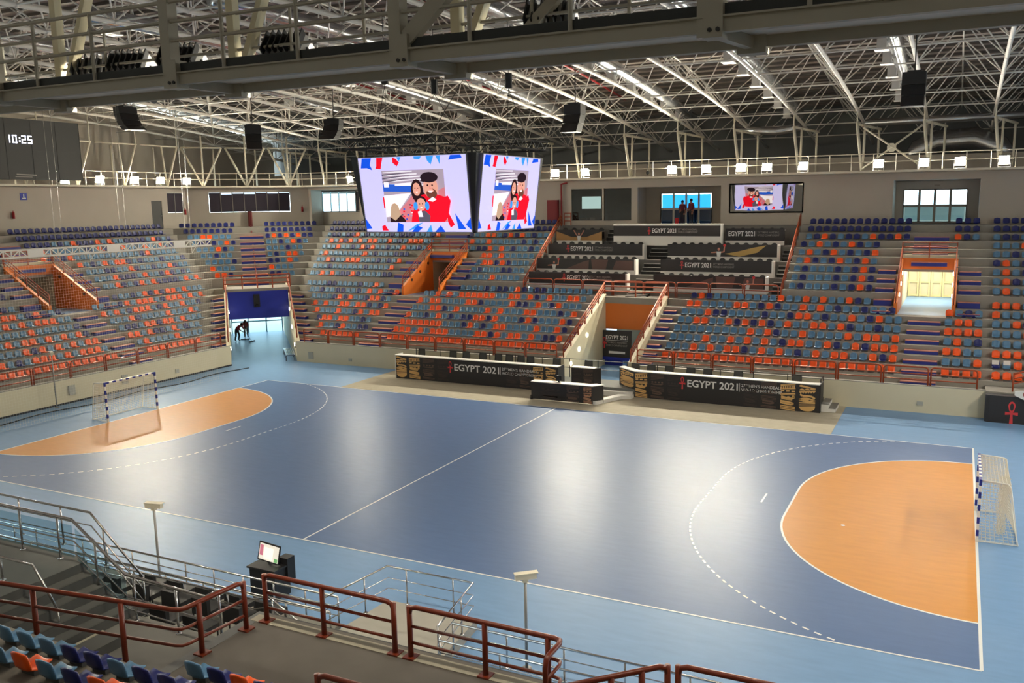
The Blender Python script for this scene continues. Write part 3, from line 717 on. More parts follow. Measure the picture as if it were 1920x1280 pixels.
for y in (-7.3, -6.6, -5.9, 5.9, 6.6, 7.3): floodlight((31.0, y, 12.9), (14, y * .5, 0), 'white-lit floodlight on the end bridge behind the nearer goal', 'floodlights at the other end', lm=lens_end, visor=.6)

# ---------------------------------------------------------------- media tribune
tr = empty('media_tribune', (0, 24, 4.56), 'stepped grey tribune carrying the rows of black media desks', kind='structure')
m = MB(); m.box(-8.8, 9.15, 23.82, 24.3, 3.9, 4.565); part('front_floor', m, conc, tr)
VZ = [4.85, 5.8, 6.75, 7.7]; grey_floor = mat('tribune_grey', (120, 118, 114), .7, noise=.08)
for r in range(4):
    m = MB(); m.box(-8.8, 9.15, 24.3 + 1.6 * r, 25.95 + 1.6 * r, VZ[r] - 1.1, VZ[r]); part('platform', m, grey_floor, tr)
m = MB(); m.box(-8.8, 9.15, 30.7, 33.2, 7.6, 9.05); part('platform', m, grey_floor, tr)
blk_tread = mat('black_step', (36, 36, 36), .6)
def vip_steps(x0, x1, r0, r1):
    for r in range(r0, r1):
        za = VZ[r - 1] if r else 4.56; zb_ = VZ[r]; n = 3
        for i in range(n):
            z = za + (zb_ - za) * (i + 1) / (n + 1); y = 24.3 + 1.6 * r - .9 + i * .3
            m = MB(); m.box(x0, x1, y, 24.35 + 1.6 * r, z - .25, z - .03); p = part('step', m, blk_tread, tr)
            m = MB(); m.box(x0, x1, y - .02, y + .05, z - .03, z); part('nosing', m, white, p)
        m = MB(); m.box(x0, x1, 24.28 + 1.6 * r, 24.34 + 1.6 * r, zb_, zb_ + .03); part('nosing', m, white, tr)
vip_steps(-1.0, .45, 0, 4); vip_steps(8.3, 9.1, 0, 4)
for i in range(4):
    z = VZ[3] + .27 * (i + 1)
    for x0, x1 in ((-4.8, -3.8), (4.15, 5.0)):
        m = MB(); m.box(x0, x1, 29.4 + i * .32, 30.75, z - .3, z - .03); p = part('step', m, blk_tread, tr); m = MB(); m.box(x0, x1, 29.38 + i * .32, 29.45 + i * .32, z - .03, z); part('nosing', m, white, p)
for x in (-8.78, 9.1): sloped_rail([(x, 23.8, 4.6), (x, 30.4, 9.0)], .85, 'terracotta handrail climbing the side of the media tribune', 'tribune handrails', npost=8, r=.045)
m = empty('handrail', (-8.7, 31, 9.05), 'short terracotta ladder rail at the top corner of the media tribune', 'handrail')
for x in (-8.75, -8.2):
    q = MB(); q.tube([(x, 30.9, 9.05), (x, 30.9, 10.0)], .04, 6); part('post', q, red, m)
for z in (9.4, 9.7, 9.98):
    q = MB(); q.tube([(-8.75, 30.9, z), (-8.2, 30.9, z)], .035, 6); part('rail', q, red, m)

# chair with a rounded black back (media seats)
def chair_meshes():
    m = MB(); n = 8; P = []
    for i in range(n + 1):
        a = math.pi * i / n; P.append((.2 * math.cos(a), 1.0 + .2 * math.sin(a) ** .7 if i not in (0, n) else 1.0))
    P = [(.22, .46)] + P + [(-.22, .46)]
    f = [(x, .19 + .06 * (z - .46), z) for x, z in P]; k = [(x, .25 + .06 * (z - .46), z) for x, z in P]
    m.poly(f); m.poly(k[::-1])
    for i in range(len(P)): j = (i + 1) % len(P); m.poly([f[i], k[i], k[j], f[j]])
    back = m.mesh('backrest', black)
    m = MB(); m.box(-.24, .24, -.24, .22, .42, .5); seat = m.mesh('seat', black)
    m = MB(); m.tube([(0, 0, .42), (0, 0, .06)], .04, 8)
    for i in range(5): m.tube([(0, 0, .08), (.26 * math.cos(i * 1.2566), .26 * math.sin(i * 1.2566), .03)], .022, 5)
    return back, seat, m.mesh('base', blackm)
CB, CS, CP = chair_meshes()
def media_chair(x, y, z, label, group):
    e = empty('chair', (x, y, z), label, 'chair', group)
    for n, me in (('backrest', CB), ('seat', CS), ('base', CP)): link(n, me, e)
def handballer(m_parent, T, x, z, h, arms_up):
    """flat printed player: white shirt, raised arms"""
    m = MB(); k = h
    m.poly([T(x - .13 * k, z), T(x + .13 * k, z), T(x + .2 * k, z + .42 * k), T(x - .2 * k, z + .42 * k)]); part('player_shirt', m, white_p, m_parent)
    m = MB(); n = 10; m.poly([T(x + .1 * k * math.cos(2 * math.pi * i / n), z + .6 * k + .13 * k * math.sin(2 * math.pi * i / n)) for i in range(n)])
    if arms_up:
        m.poly([T(x - .2 * k, z + .36 * k), T(x - .13 * k, z + .42 * k), T(x - .5 * k, z + .98 * k), T(x - .58 * k, z + .93 * k)]); m.poly([T(x + .2 * k, z + .36 * k), T(x + .58 * k, z + .93 * k), T(x + .5 * k, z + .98 * k), T(x + .13 * k, z + .42 * k)])
    else:
        m.poly([T(x - .2 * k, z + .42 * k), T(x - .2 * k, z + .3 * k), T(x - .65 * k, z + .28 * k), T(x - .65 * k, z + .36 * k)]); m.poly([T(x + .2 * k, z + .3 * k), T(x + .48 * k, z + .38 * k), T(x + .52 * k, z + .85 * k), T(x + .42 * k, z + .85 * k), T(x + .38 * k, z + .45 * k), T(x + .18 * k, z + .42 * k)])
    part('player_skin', m, skin_p, m_parent)
    if not arms_up:
        m = MB(); m.poly([T(x + .47 * k + .12 * k * math.cos(2 * math.pi * i / n), z + .92 * k + .12 * k * math.sin(2 * math.pi * i / n)) for i in range(n)]); part('ball_print', m, red_p, m_parent)
def media_desk(x0, x1, r, z0, z1, kind, label, lx=None, y=None, base=.3, end_r=True):
    y = y if y is not None else 24.4 + 1.6 * r
    e = empty('media_desk', ((x0 + x1) / 2, y, z0 - base), label, 'desk', None)
    m = MB(); m.box(x0, x1, y, y + .05, z0, z1); part('banner', m, banner, e)
    m = MB(); m.box(x0, x1, y + .0, y + .06, z0 - base, z0); part('base_board', m, white, e)
    m = MB(); m.box(x0, x1, y + .06, y + .5, z1 - .14, z1 - .1); part('desktop', m, white, e)
    if end_r: m = MB(); m.box(x1, x1 + .12, y - .02, y + .55, z0 - base, z1 - .02); part('end_panel', m, white, e)
    T = lambda a, b: (a, y - .006, b)
    h = z1 - z0
    if kind == 'logo': logo(e, T, lx, z0 + h * .36, h * .40, title_w=h * 2.2, dim=True)
    elif kind == 'logo2': logo(e, T, lx, z0 + h * .36, h * .42, title_w=h * 2.2, ankh=False, dim=True)
    elif kind == 'arms':
        m = MB(); m.poly([T(x0, z0), T(x1, z0), T(x1, z1 - .12), T((x0 + x1) / 2 + .6, z0 + .25), T((x0 + x1) / 2 - .6, z0 + .25), T(x0, z1 - .12)]); part('gold_sweep', m, mat('brown_gold_print', (168, 128, 78), .6), e)
        handballer(e, lambda a, b: (a, y - .012, b), (x0 + x1) / 2 + .0, z0, h, True)
    elif kind == 'sail':
        m = MB(); m.poly([T(lx + .4, z0 + .2), T(lx + 1.4, z0 + .02), T(lx + 2.6, z0 + .3), T(lx + 3.2, z1 - .04), T(lx + 2.3, z0 + .62), T(lx + 1.3, z0 + .36)]); part('gold_sweep', m, mat('sail_gold', (190, 158, 92), .6), e)
        handballer(e, lambda a, b: (a, y - .012, b), lx, z0, h, False)
    elif kind == 'shape':
        m = MB(); a = x0 + (x1 - x0) * .42
        m.poly([T(a - .9, z0), T(a + .9, z0), T(a + .95, z1 - .1), T(a + .5, z0 + .55)]); m.poly([T(a + 1.2, z0), T(a + 2.2, z0), T(a + 2.4, z1 - .05), T(a + 1.1, z1 - .05)]); m.poly([T(a + 2.7, z0), T(x1 - .1, z0), T(x1 - .1, z1 - .1), T(a + 3.0, z1 - .1)]); part('brown_shapes', m, mat('brown_print', (98, 74, 68), .6), e)
        handballer(e, lambda a, b: (a, y - .012, b), lx, z0, h, False)
    n = int((x1 - x0) / .62); lb = label.split(',')[0]; grp = 'chairs behind ' + lb
    for i in range(n): media_chair(x0 + (x1 - x0) * (i + .5) / n, y + (.36 if r == 2 else .6), VZ[r], 'black chair behind the ' + lb, grp)
media_desk(-8.65, -1.35, 0, 5.2, 6.0, 'logo', 'lowest black media desk with EGYPT 2021 print, on the cube side of the aisle', -5.9)
media_desk(.62, 8.0, 0, 5.2, 6.0, 'shape', 'lowest black media desk with brown shapes and a player in white', 6.9)
media_desk(-8.75, -1.3, 1, 6.1, 6.86, 'shape', 'second black media desk with a player at its outer end', -7.4)
media_desk(.6, 8.07, 1, 6.1, 6.9, 'logo', 'second black media desk with EGYPT 2021 print, across the aisle', 2.1)
media_desk(-8.6, -1.25, 2, 7.03, 7.82, 'logo', 'third black media desk with EGYPT 2021 print, on the cube side of the aisle', -7.0)
media_desk(.6, 8.1, 2, 7.03, 7.86, 'sail', 'third black media desk with a player and a golden sail', 4.2)
media_desk(-8.65, -4.95, 3, 8.0, 8.78, 'arms', 'short top media desk with a player raising both arms', None, end_r=False)
media_desk(4.25, 8.25, 3, 8.05, 8.88, 'logo2', 'short top media desk with EGYPT 2021 print by the steps', 4.45, end_r=False)
e = empty('media_desk', (.2, 28.3, 7.7), 'long white-topped black desk in the middle of the media tribune top', 'desk')
m = MB(); m.box(-3.7, 4.1, 28.3, 28.36, 8.37, 9.1); part('banner', m, banner, e)
m = MB(); m.box(-3.72, 4.12, 28.28, 29.2, 9.1, 9.22); part('desktop', m, white, e)
m = MB(); m.box(-3.7, 4.1, 28.3, 28.4, 7.7, 8.37); part('base_board', m, white, e)
m = MB(); m.box(-3.7, -3.6, 28.4, 29.2, 7.7, 9.1); m.box(4.0, 4.1, 28.4, 29.2, 7.7, 9.1); part('side_panels', m, white, e)
logo(e, lambda a, b: (a, 28.294, b), -1.0, 8.6, .31, title_w=1.75, dim=True)

# ---------------------------------------------------------------- team bench desks by the court
def pattern(kind, mb, T, x0, x1, z0, z1):
    w, h = x1 - x0, z1 - z0
    def P(a, b): return T(x0 + a * w, z0 + b * h)
    def q(*p): mb.poly([P(*a) for a in p])
    def disc(cx, cz, rx, rz, a0=0, a1=2 * math.pi, n=14):
        mb.poly([P(cx + rx * math.cos(a0 + (a1 - a0) * i / n), cz + rz * math.sin(a0 + (a1 - a0) * i / n)) for i in range(n + 1)])
    def stroke(pts, t):
        for a, b in zip(pts, pts[1:]):
            d = Vector((b[0] - a[0], (b[1] - a[1]) * h / w)); d.normalize(); nx, nz = -d.y * t, d.x * t * w / h
            q((a[0] - nx, a[1] - nz), (b[0] - nx, b[1] - nz), (b[0] + nx, b[1] + nz), (a[0] + nx, a[1] + nz))
    if kind == 'eye':
        q((0, .98), (.1, 1.0), (1, .9), (1, .86), (0, .93))
        for i in range(3): disc(.17 + .33 * i, .80 + .02 * i, .16, .055, 0, math.pi); q((.01 + .33 * i, .795 + .02 * i), (.33 + .33 * i, .80 + .02 * i), (.33 + .33 * i, .785 + .02 * i), (.01 + .33 * i, .78 + .02 * i))
        q((0, .74), (1, .80), (1, .76), (0, .70))
        for i in range(6): q((.02 + .165 * i, .70 + .01 * i), (.13 + .165 * i, .705 + .01 * i), (.075 + .165 * i, .645 + .01 * i))
        stroke([(.05, .63), (.2, .58), (.55, .585), (.8, .57), (.98, .50)], .06)
        mb_p = [(0, .43), (.25, .48), (.5, .49), (.8, .46), (1, .41)]; stroke(mb_p, .055); stroke([(0, .43), (.3, .38), (.6, .375), (1, .41)], .055); disc(.42, .435, .2, .03)
        q((0, .33), (1, .36), (1, .31), (0, .28)); q((0, .24), (1, .29), (1, .25), (0, .20))
        disc(.5, .16, .5, .17, math.pi, 2 * math.pi); q((0, .16), (1, .22), (1, .16))
    elif kind == 'comb':
        q((0, .96), (1, 1.0), (1, .98), (0, .9))
        for i in range(7): q((.0 + .145 * i, .80 + .008 * i), (.09 + .145 * i, .80 + .008 * i), (.09 + .145 * i, .885 + .012 * i), (.0 + .145 * i, .88 + .012 * i))
        q((0, .80), (1, .86), (1, .82), (0, .77))
        for i in range(3): q((.02 + .36 * i, .69), (.25 + .36 * i, .70), (.25 + .36 * i, .755), (.02 + .36 * i, .75))
        q((0, .63), (1, .665), (1, .61), (0, .585)); q((0, .57), (1, .60), (1, .57), (0, .55))
        stroke([(.05, .50), (.35, .46), (.75, .44), (.95, .50), (.8, .54)], .07); stroke([(.05, .44), (.4, .40), (.8, .395)], .05); disc(.55, .5, .1, .02)
        stroke([(0, .33), (.75, .28), (.9, .24), (.75, .20), (0, .26)], .06)
        for i in range(3): q((0, .17 - .06 * i), (1, .11 - .06 * i + .02), (1, .08 - .06 * i + .01), (0, .13 - .06 * i))
    else:
        for i in range(5): q((0, .97 - .05 * i), (1, 1 - .035 * i), (1, .985 - .035 * i), (0, .95 - .05 * i))
        for i in range(4): disc(.12 + .25 * i, .66, .08, .035)
        q((0, .60), (1, .60), (.8, .55), (.2, .55))
        for i in range(4): q((0, .48 - .05 * i), (1, .46 - .055 * i), (1, .445 - .055 * i), (0, .46 - .05 * i))
        stroke([(.1, .28), (.7, .25), (.85, .21), (.6, .17), (.1, .2)], .05)
        for i in range(2): q((0, .1 - .05 * i), (1, .08 - .05 * i), (1, .05 - .04 * i), (0, .07 - .05 * i))
def patterned(e, T, cols, z0, z1):
    for kind, x0, x1, mt in cols:
        m = MB(); pattern(kind, m, T, x0, x1, z0, z1); part('printed_pattern', m, mt, e)
# bench beside the gate side
e = empty('bench_desk', (-7.1, 13.6, .012), 'long black EGYPT 2021 bench desk nearer the corner gateway', 'desk')
m = MB(); m.box(-12.75, -1.5, 13.6, 13.66, .012, 1.46); part('banner', m, banner, e)
m = MB(); m.box(-12.75, -1.5, 13.58, 14.05, 1.46, 1.5); part('desktop', m, white, e)
m = MB(); m.box(-1.56, -1.5, 13.66, 14.5, .012, 1.48); part('end_panel', m, banner, e); m = MB(); m.box(-12.8, -12.75, 13.6, 14.4, .012, 1.5); part('end_panel', m, white, e)
T1 = lambda a, b: (a, 13.594, b)
patterned(e, T1, [('eye', -12.7, -11.95, gold_p), ('comb', -11.75, -10.95, gold_p), ('faint', -10.75, -9.9, dimgold_p), ('faint', -9.7, -8.9, darkgold_p), ('faint', -4.9, -4.1, darkgold_p), ('faint', -4.0, -3.3, dimgold_p), ('comb', -3.1, -2.45, gold_p), ('eye', -2.3, -1.65, gold_p)], .1, 1.42)
logo(e, T1, -8.75, .78, .42, title_w=3.1)
# bench with white side steps
e = empty('bench_desk', (8, 14, .012), 'long black EGYPT 2021 bench desk with white steps at its end', 'desk')
m = MB(); m.box(3.0, 12.95, 14.0, 14.06, .012, 1.46); part('banner', m, banner, e)
m = MB(); m.prism([(1.75, 14.95), (3.0, 14.0), (3.05, 14.06), (1.8, 15.0)], .45, 1.46); part('return_panel', m, banner, e)
m = MB(); m.prism([(1.75, 14.93), (3.0, 13.98), (12.97, 13.98), (12.97, 14.45), (3.1, 14.45), (1.9, 15.3)], 1.46, 1.5); part('desktop', m, white, e)
m = MB(); m.box(12.95, 13.0, 14.0, 15.0, .012, 1.5); part('end_panel', m, blackm, e)
T2 = lambda a, b: (a, 13.994, b)
dv = Vector((3.0 - 1.75, 14.0 - 14.95)); T2r = lambda a, b: (1.75 + dv.x * a - .004, 14.95 + dv.y * a - .006, b)
m = MB(); pattern('eye', m, T2r, .08, .95, .5, 1.42); part('printed_pattern', m, gold_p, e)
patterned(e, T2, [('comb', 3.05, 3.75, gold_p), ('faint', 3.95, 4.7, dimgold_p), ('faint', 4.9, 5.6, darkgold_p), ('faint', 9.1, 9.8, darkgold_p), ('faint', 10.0, 10.8, dimgold_p), ('comb', 11.0, 11.75, gold_p), ('eye', 11.95, 12.75, gold_p)], .06, 1.42)
logo(e, T2, 5.75, .84, .4, title_w=2.75)
# timekeepers' table
e = empty('officials_table', (-.3, 11.5, .012), "low black officials' table with brown print at the halfway line", 'table')
m = MB(); m.box(-2.15, 1.5, 11.4, 11.46, .05, 1.0); part('banner', m, banner, e)
m = MB(); m.prism([(1.5, 11.4), (1.95, 11.95), (1.9, 12.0), (1.47, 11.46)], .05, 1.0); part('return_panel', m, banner, e)
m = MB(); m.prism([(-2.17, 11.38), (1.52, 11.38), (2.0, 11.95), (1.5, 12.1), (1.2, 11.9), (-2.17, 11.9)], 1.0, 1.04); part('tabletop', m, white, e)
m = MB(); m.box(-2.2, -2.1, 11.36, 11.9, .012, .25); part('base', m, blackm, e)
T3 = lambda a, b: (a, 11.394, b)
patterned(e, T3, [('faint', -1.55, -.35, darkgold_p), ('faint', .0, .75, dimgold_p), ('comb', 1.0, 1.48, mat('rose_gold_print', (186, 140, 110), .6))], .06, .97)
m = MB(); m.box(-.9, -.45, 11.55, 11.75, 1.04, 1.06); m.box(-.6, -.52, 11.6, 11.68, 1.06, 1.3); m.box(-.72, -.4, 11.62, 11.66, 1.15, 1.42); thing('table_monitor', m, black, "small black monitor on the officials' table", 'monitor')
# small middle counter
e = empty('counter', (-.05, 14, .45), 'small black counter between the two long bench desks', 'counter')
m = MB(); m.box(-.85, .55, 14.0, 14.06, .5, 1.44); part('banner', m, banner, e)
m = MB(); m.prism([(.55, 14.0), (.8, 14.5), (.75, 14.5), (.5, 14.06)], .5, 1.44); part('return_panel', m, banner, e); m = MB(); m.box(-.87, .57, 13.98, 14.45, 1.44, 1.48); part('counter_top', m, white, e)
m = MB(); m.box(-.85, -.8, 14.06, 14.5, .45, 1.44); part('end_panel', m, white, e)
patterned(e, lambda a, b: (a, 13.994, b), [('faint', -.8, -.2, darkgold_p), ('faint', -.1, .5, dimgold_p)], .55, 1.4)
# platform, kerbs, steps
m = MB(); m.box(-12.7, 12.9, 14.06, 15.95, .012, .45); struct('platform_floor', m, mat('platform_grey', (120, 122, 120), .7, noise=.1))
m = MB(); m.prism([(1.5, 11.45), (1.7, 11.4), (2.5, 13.2), (3.0, 13.4), (3.0, 13.9), (2.2, 13.6), (1.9, 12.9)], .012, .2); struct('trim_5', m, white)
m = MB(); m.box(.9, 2.9, 13.75, 14.1, .012, .3); struct('trim_6', m, white)
e = empty('steps', (13.3, 15, .012), 'two white steps at the end of the bench desk', 'steps')
for i, (x0, x1, z) in enumerate(((13.0, 13.35, .42), (13.0, 13.7, .21))):
    m = MB(); m.box(x0 if i == 0 else 13.35, x1, 14.4, 15.9, .012, z - .03); p = part('step', m, white, e); m = MB(); m.box(x0 if i == 0 else 13.35, x1, 14.45, 15.85, z - .03, z); part('tread', m, grey_floor, p)
# black guard rail at the back of the platform
e = empty('guard_rail', (0, 15.85, .45), 'thin black guard rail behind the bench chairs', 'railing')
for z in (1.57, 1.05):
    m = MB(); m.tube([(-12.7, 15.85, z), (12.85, 15.85, z)], .02, 5); part('rail', m, blackm, e)
m = MB(); m.tube([(12.85, 15.78, 1.57), (12.85, 15.06, 1.57), (12.85, 15.06, .45)], .025, 5); thing('guard_rail', m, blackm, 'short black end rail above the white steps', 'railing')
for i in range(15):
    x = -12.7 + i * 25.55 / 14; m = MB(); m.tube([(x, 15.85, .45), (x, 15.85, 1.6)], .025, 5); part('post', m, blackm, e)
# mesh-backed bench chairs
def mesh_chair_meshes():
    m = MB(); P = [(-.25, .72), (.25, .72), (.23, 1.2), (-.23, 1.2)]
    loop = [(x, .2 + .1 * (z - .55), z) for x, z in P]; m.tube(loop, .025, 5, closed=True); fr = m.mesh('back_frame', black)
    m = MB(); m.poly([(x * .95, y + .005, z) for x, y, z in loop]); m.poly([(x * .95, y + .012, z) for x, y, z in reversed(loop)]); bk = m.mesh('mesh_back', mat('grey_chair_mesh', (88, 88, 84), .8))
    m = MB(); m.box(-.25, .25, -.25, .22, .42, .5); st = m.mesh('seat', black)
    m = MB()
    for sx in (-1, 1): m.tube([(sx * .24, -.22, 0), (sx * .24, -.22, .44), (sx * .24, .2, .44), (sx * .24, .22, .74)], .018, 5); m.tube([(sx * .24, .22, 0), (sx * .24, .18, .44)], .018, 5)
    return fr, bk, st, m.mesh('legs', blackm)
MC = mesh_chair_meshes()
for x in (-11.9, -9.55, -8.6, -7.4, -6.3, -5.55, -4.75, -4.1, -2.35, -.3, 2.6, 3.55, 4.6, 5.85, 6.8, 8.5, 11.6):
    side = 'the bench desk nearer the gateway' if x < -1.5 else ('the small counter between the desks' if x < 1 else 'the bench desk with white steps')
    e = empty('bench_chair', (x, 15.05, .45), 'black mesh-backed chair on the platform behind ' + side, 'chair', 'chairs behind ' + side)
    for n, me in zip(('back_frame', 'mesh_back', 'seat', 'legs'), MC): link(n, me, e)
# low wall fittings
def wallbox(F, s, o, z, w, h, what):
    m = MB(); m.box(s - w / 2, s + w / 2, o, o + .08, z, z + h, T=F); thing('wall_box', m, mat('grey_box', (170, 170, 160), .5), what, 'box')
wallbox(LEFT, .9, -.07, .45, .38, .55, 'grey service box low on the wall near the netting camera pole'); wallbox(LEFT, 4.4, -.07, .4, .38, .55, 'grey service box on the wall behind the netted goal'); wallbox(LEFT, 8.3, -.07, .35, .25, .25, 'small grey socket box on the wall toward the gateway')
wallbox(FAR, -21.6, -.09, .25, .4, .5, 'grey service box on the low wall right by the gateway bench'); wallbox(FAR, -11.9 - 6.3, -.09, .3, .25, .2, 'small socket on the low wall between gateway and bench desk'); wallbox(FAR, 17.6, -.09, .4, .3, .2, 'small socket on the low wall toward the black ankh panel')

# black ankh panel and stair corner
e = empty('ankh_panel', (22.3, 15.3, 0), 'black panel with a large red ankh at the end of the low wall', 'panel')
m = MB(); m.prism([(20.53, 15.4), (20.7, 15.3), (24, 15.3), (24, 16.2), (20.53, 16.2)], 0, 1.33); part('panel', m, banner, e)
m = MB(); ankh2d(m, lambda a, b: (a, 15.292, b), 21.68, .0, 1.1); part('ankh_symbol', m, red_p, e)
m = MB(); m.box(20.53, 24, 15.9, 17.4, 1.33, 1.4); part('top_slab', m, conc, e)
b = empty('sloped_board', (22.6, 15.25, 1.0), 'white sloping board with a red no-entry sign above the ankh panel', 'board')
m = MB(); m.prism([(21.75, 15.2), (24, 15.2), (24, 15.28), (21.75, 15.28)], [1.42, .4, .4, 1.42], [1.62, 1.9, 1.9, 1.62]); part('panel', m, white, b)
m = MB(); m.disc((22.35, 15.2, 1.5), (0, -1, 0), .24, 16, th=.01); sgn = part('no_entry_sign', m, red_pipe, b); m = MB(); m.box(22.2, 22.5, 15.17, 15.19, 1.46, 1.53); part('white_bar', m, white, sgn)
sloped_rail([(21.7, 16.14, 1.42), (21.75, 16.14, 1.42), (24.0, 16.14, 2.1)], .9, 'terracotta handrail sloping up beyond the ankh panel', 'ankh handrail', npost=3, r=.045)

# ---------------------------------------------------------------- stadium seats
def seat_shell():
    prof = [(-.005, .10, .32), (.02, .125, .36), (.12, .10, .37), (.27, .085, .37), (.34, .11, .37), (.375, .19, .375), (.40, .30, .38), (.42, .385, .34), (.43, .43, .22)]
    nx = 5; m = MB()
    def grid(off):
        G = []
        for i, (y, z, w) in enumerate(prof):
            a = prof[max(0, i - 1)]; b = prof[min(len(prof) - 1, i + 1)]; t = Vector((b[0] - a[0], b[1] - a[1])); t.normalize(); n = Vector((t.y, -t.x)) * off
            row = []
            for k in range(nx):
                u = -1 + 2 * k / (nx - 1); row.append((u * w / 2, y + n.x + (-.03 * u * u if i > 4 else 0), z + n.y + (.03 * u * u if i <= 4 else 0) - (.03 * u * u if i == len(prof) - 1 else 0)))
            G.append(row)
        return G
    A, B = grid(0), grid(.028); N = len(prof)
    for G, fl in ((A, False), (B, True)):
        b = len(m.v); m.v += [p for r in G for p in r]
        for i in range(N - 1):
            for k in range(nx - 1):
                q = (b + i * nx + k, b + i * nx + k + 1, b + (i + 1) * nx + k + 1, b + (i + 1) * nx + k); m.f.append(q[::-1] if fl else q); m.m.append(0)
    b = len(m.v) - 2 * N * nx; c = b + N * nx
    for i in range(N - 1):
        m.f.append((b + i * nx, b + (i + 1) * nx, c + (i + 1) * nx, c + i * nx)); m.f.append((b + (i + 1) * nx + nx - 1, b + i * nx + nx - 1, c + i * nx + nx - 1, c + (i + 1) * nx + nx - 1)); m.m += [0, 0]
    for k in range(nx - 1):
        m.f.append((b + k + 1, b + k, c + k, c + k + 1)); t = (N - 1) * nx; m.f.append((b + t + k, b + t + k + 1, c + t + k + 1, c + t + k)); m.m += [0, 0]
    return m
SH = seat_shell(); SHM = {c: SH.mesh('seat_' + c, seat_m[c], smooth=True) for c in 'LNO'}
mm = MB(); mm.box(-.15, .15, .06, .30, 0, .075); MNT = mm.mesh('mount', mount_m)
RIGHT = {0: 'O' * 30, 1: 'ONOLLOOLOLNLOLOL', 2: 'OOONOLNOLLOONLOL', 3: 'OLOOLOLLLLOLLNOLO', 4: 'LLNLLNOLOOLLOLNON', 5: 'LLONLOLLNLOONLLNL', 6: 'NLLNLLNLOLOLLNONL', 7: 'LNOLLOLOLLO', 8: 'NONLNLLLNLO', 9: 'NONLNLLLNLO', 10: 'NONLNLLLNLO', 11: 'LONLONLNOLN', 12: 'ONLNLONLOLO', 13: 'NLNOLNLOLNL', 14: 'NONNOLNNLNONLN'}
rs = random.Random(21)
def colour(k, i):
    if k == 0: return 'O'
    if k >= 15: return 'N'
    p = (.45, .12) if k <= 2 else ((.34, .14) if k <= 6 else ((.22, .2) if k < 14 else (.2, .4)))
    r = rs.random(); return 'O' if r < p[0] else ('N' if r < p[0] + p[1] else 'L')
SEATS = []      # (world pos, rot, colour, label)
ORD = ['front', 'second', 'third', 'fourth', 'fifth', 'sixth', 'seventh', 'eighth', 'ninth', 'tenth', 'eleventh', 'twelfth', 'thirteenth', 'fourteenth', 'fifteenth', 'sixteenth', 'top']
CN = {'L': 'pale blue', 'N': 'navy blue', 'O': 'orange'}
def add_row(F, rot, k, a, b, where, tbl=None, rev=False):
    n = int((b - a) / .5)
    for i in range(n):
        s = (b - .25 - .5 * i) if rev else (a + .25 + .5 * i)
        c = tbl[i] if tbl and i < len(tbl) else colour(k, i)
        SEATS.append((Vector(F(s, okk(k) + .08, zk(k))), rot, c, '%s bucket seat, %s row %s' % (CN[c], ORD[k], where)))
for k in range(17):
    o = okk(k)
    B_ = 'behind the bench desk with white steps'; A_ = 'behind the bench desk nearer the gateway'; C_ = 'past the lit stair mouth aisle'; D_ = 'above the black ankh panel'; G_ = 'between the gateway and its nearest aisle'
    if k <= 6: iv = [(-22.9 - o + 2.0, -18.35, G_), (-16.45, -3.15, A_), (3.05, 16.3 if k < 6 else 15.9, B_), (18.4, 20.4, C_), (20.75, 24, D_)]
    elif k == 7: iv = [(mitF(o) + .5, -20.2, G_), (-13.8, -3.1, A_), (3.1, 14.45, B_), (20.75, 24, D_)]
    elif k <= 13: iv = [(mitF(o) + .5, -20.2 if k < 12 else -18.5, G_), (-13.8 if k < 12 else -16.2, -9.05, 'on the cube side of the media tribune'), (9.35, 14.45, 'between the tribune and lit stair mouth'), (20.75, 24, D_)]
    else: iv = [(mitF(o) + .5, -18.5, G_), (-16.2, -9.05, 'on the cube side of the media tribune'), (9.35, 16.15, 'between the tribune and lit stair mouth'), (18.6, 20.4, C_), (20.75, 24, D_)]
    for a, b, w in iv:
        if w == B_ or w.startswith('between the tribune'): add_row(FAR, 0, k, a, b, w, RIGHT.get(k), True)
        else: add_row(FAR, 0, k, a, b, w)
    L_ = 'of the goal-end stand, gateway side'; L2 = 'of the goal-end stand, beyond the stair mouth'
    if k <= 6: iv = [(-8, 5.7, L2), (7.6, 12.95 + o - 2, L_)]
    elif k <= 11: iv = [(-8, 3.3, L2), (9.8, mitL(o) - .5, L_)]
    else: iv = [(-8, 5.5, L2), (7.7, mitL(o) - .5, L_)]
    for a, b, w in iv: add_row(LEFT, math.pi / 2, k, a, b, w)
    if k >= 8:
        sl, sr = mitD(o); add_row(DIAG, math.pi / 4, k, sl + .4, -8.15, 'of the corner stand'); add_row(DIAG, math.pi / 4, k, -6.0, sr - .4, 'of the corner stand')
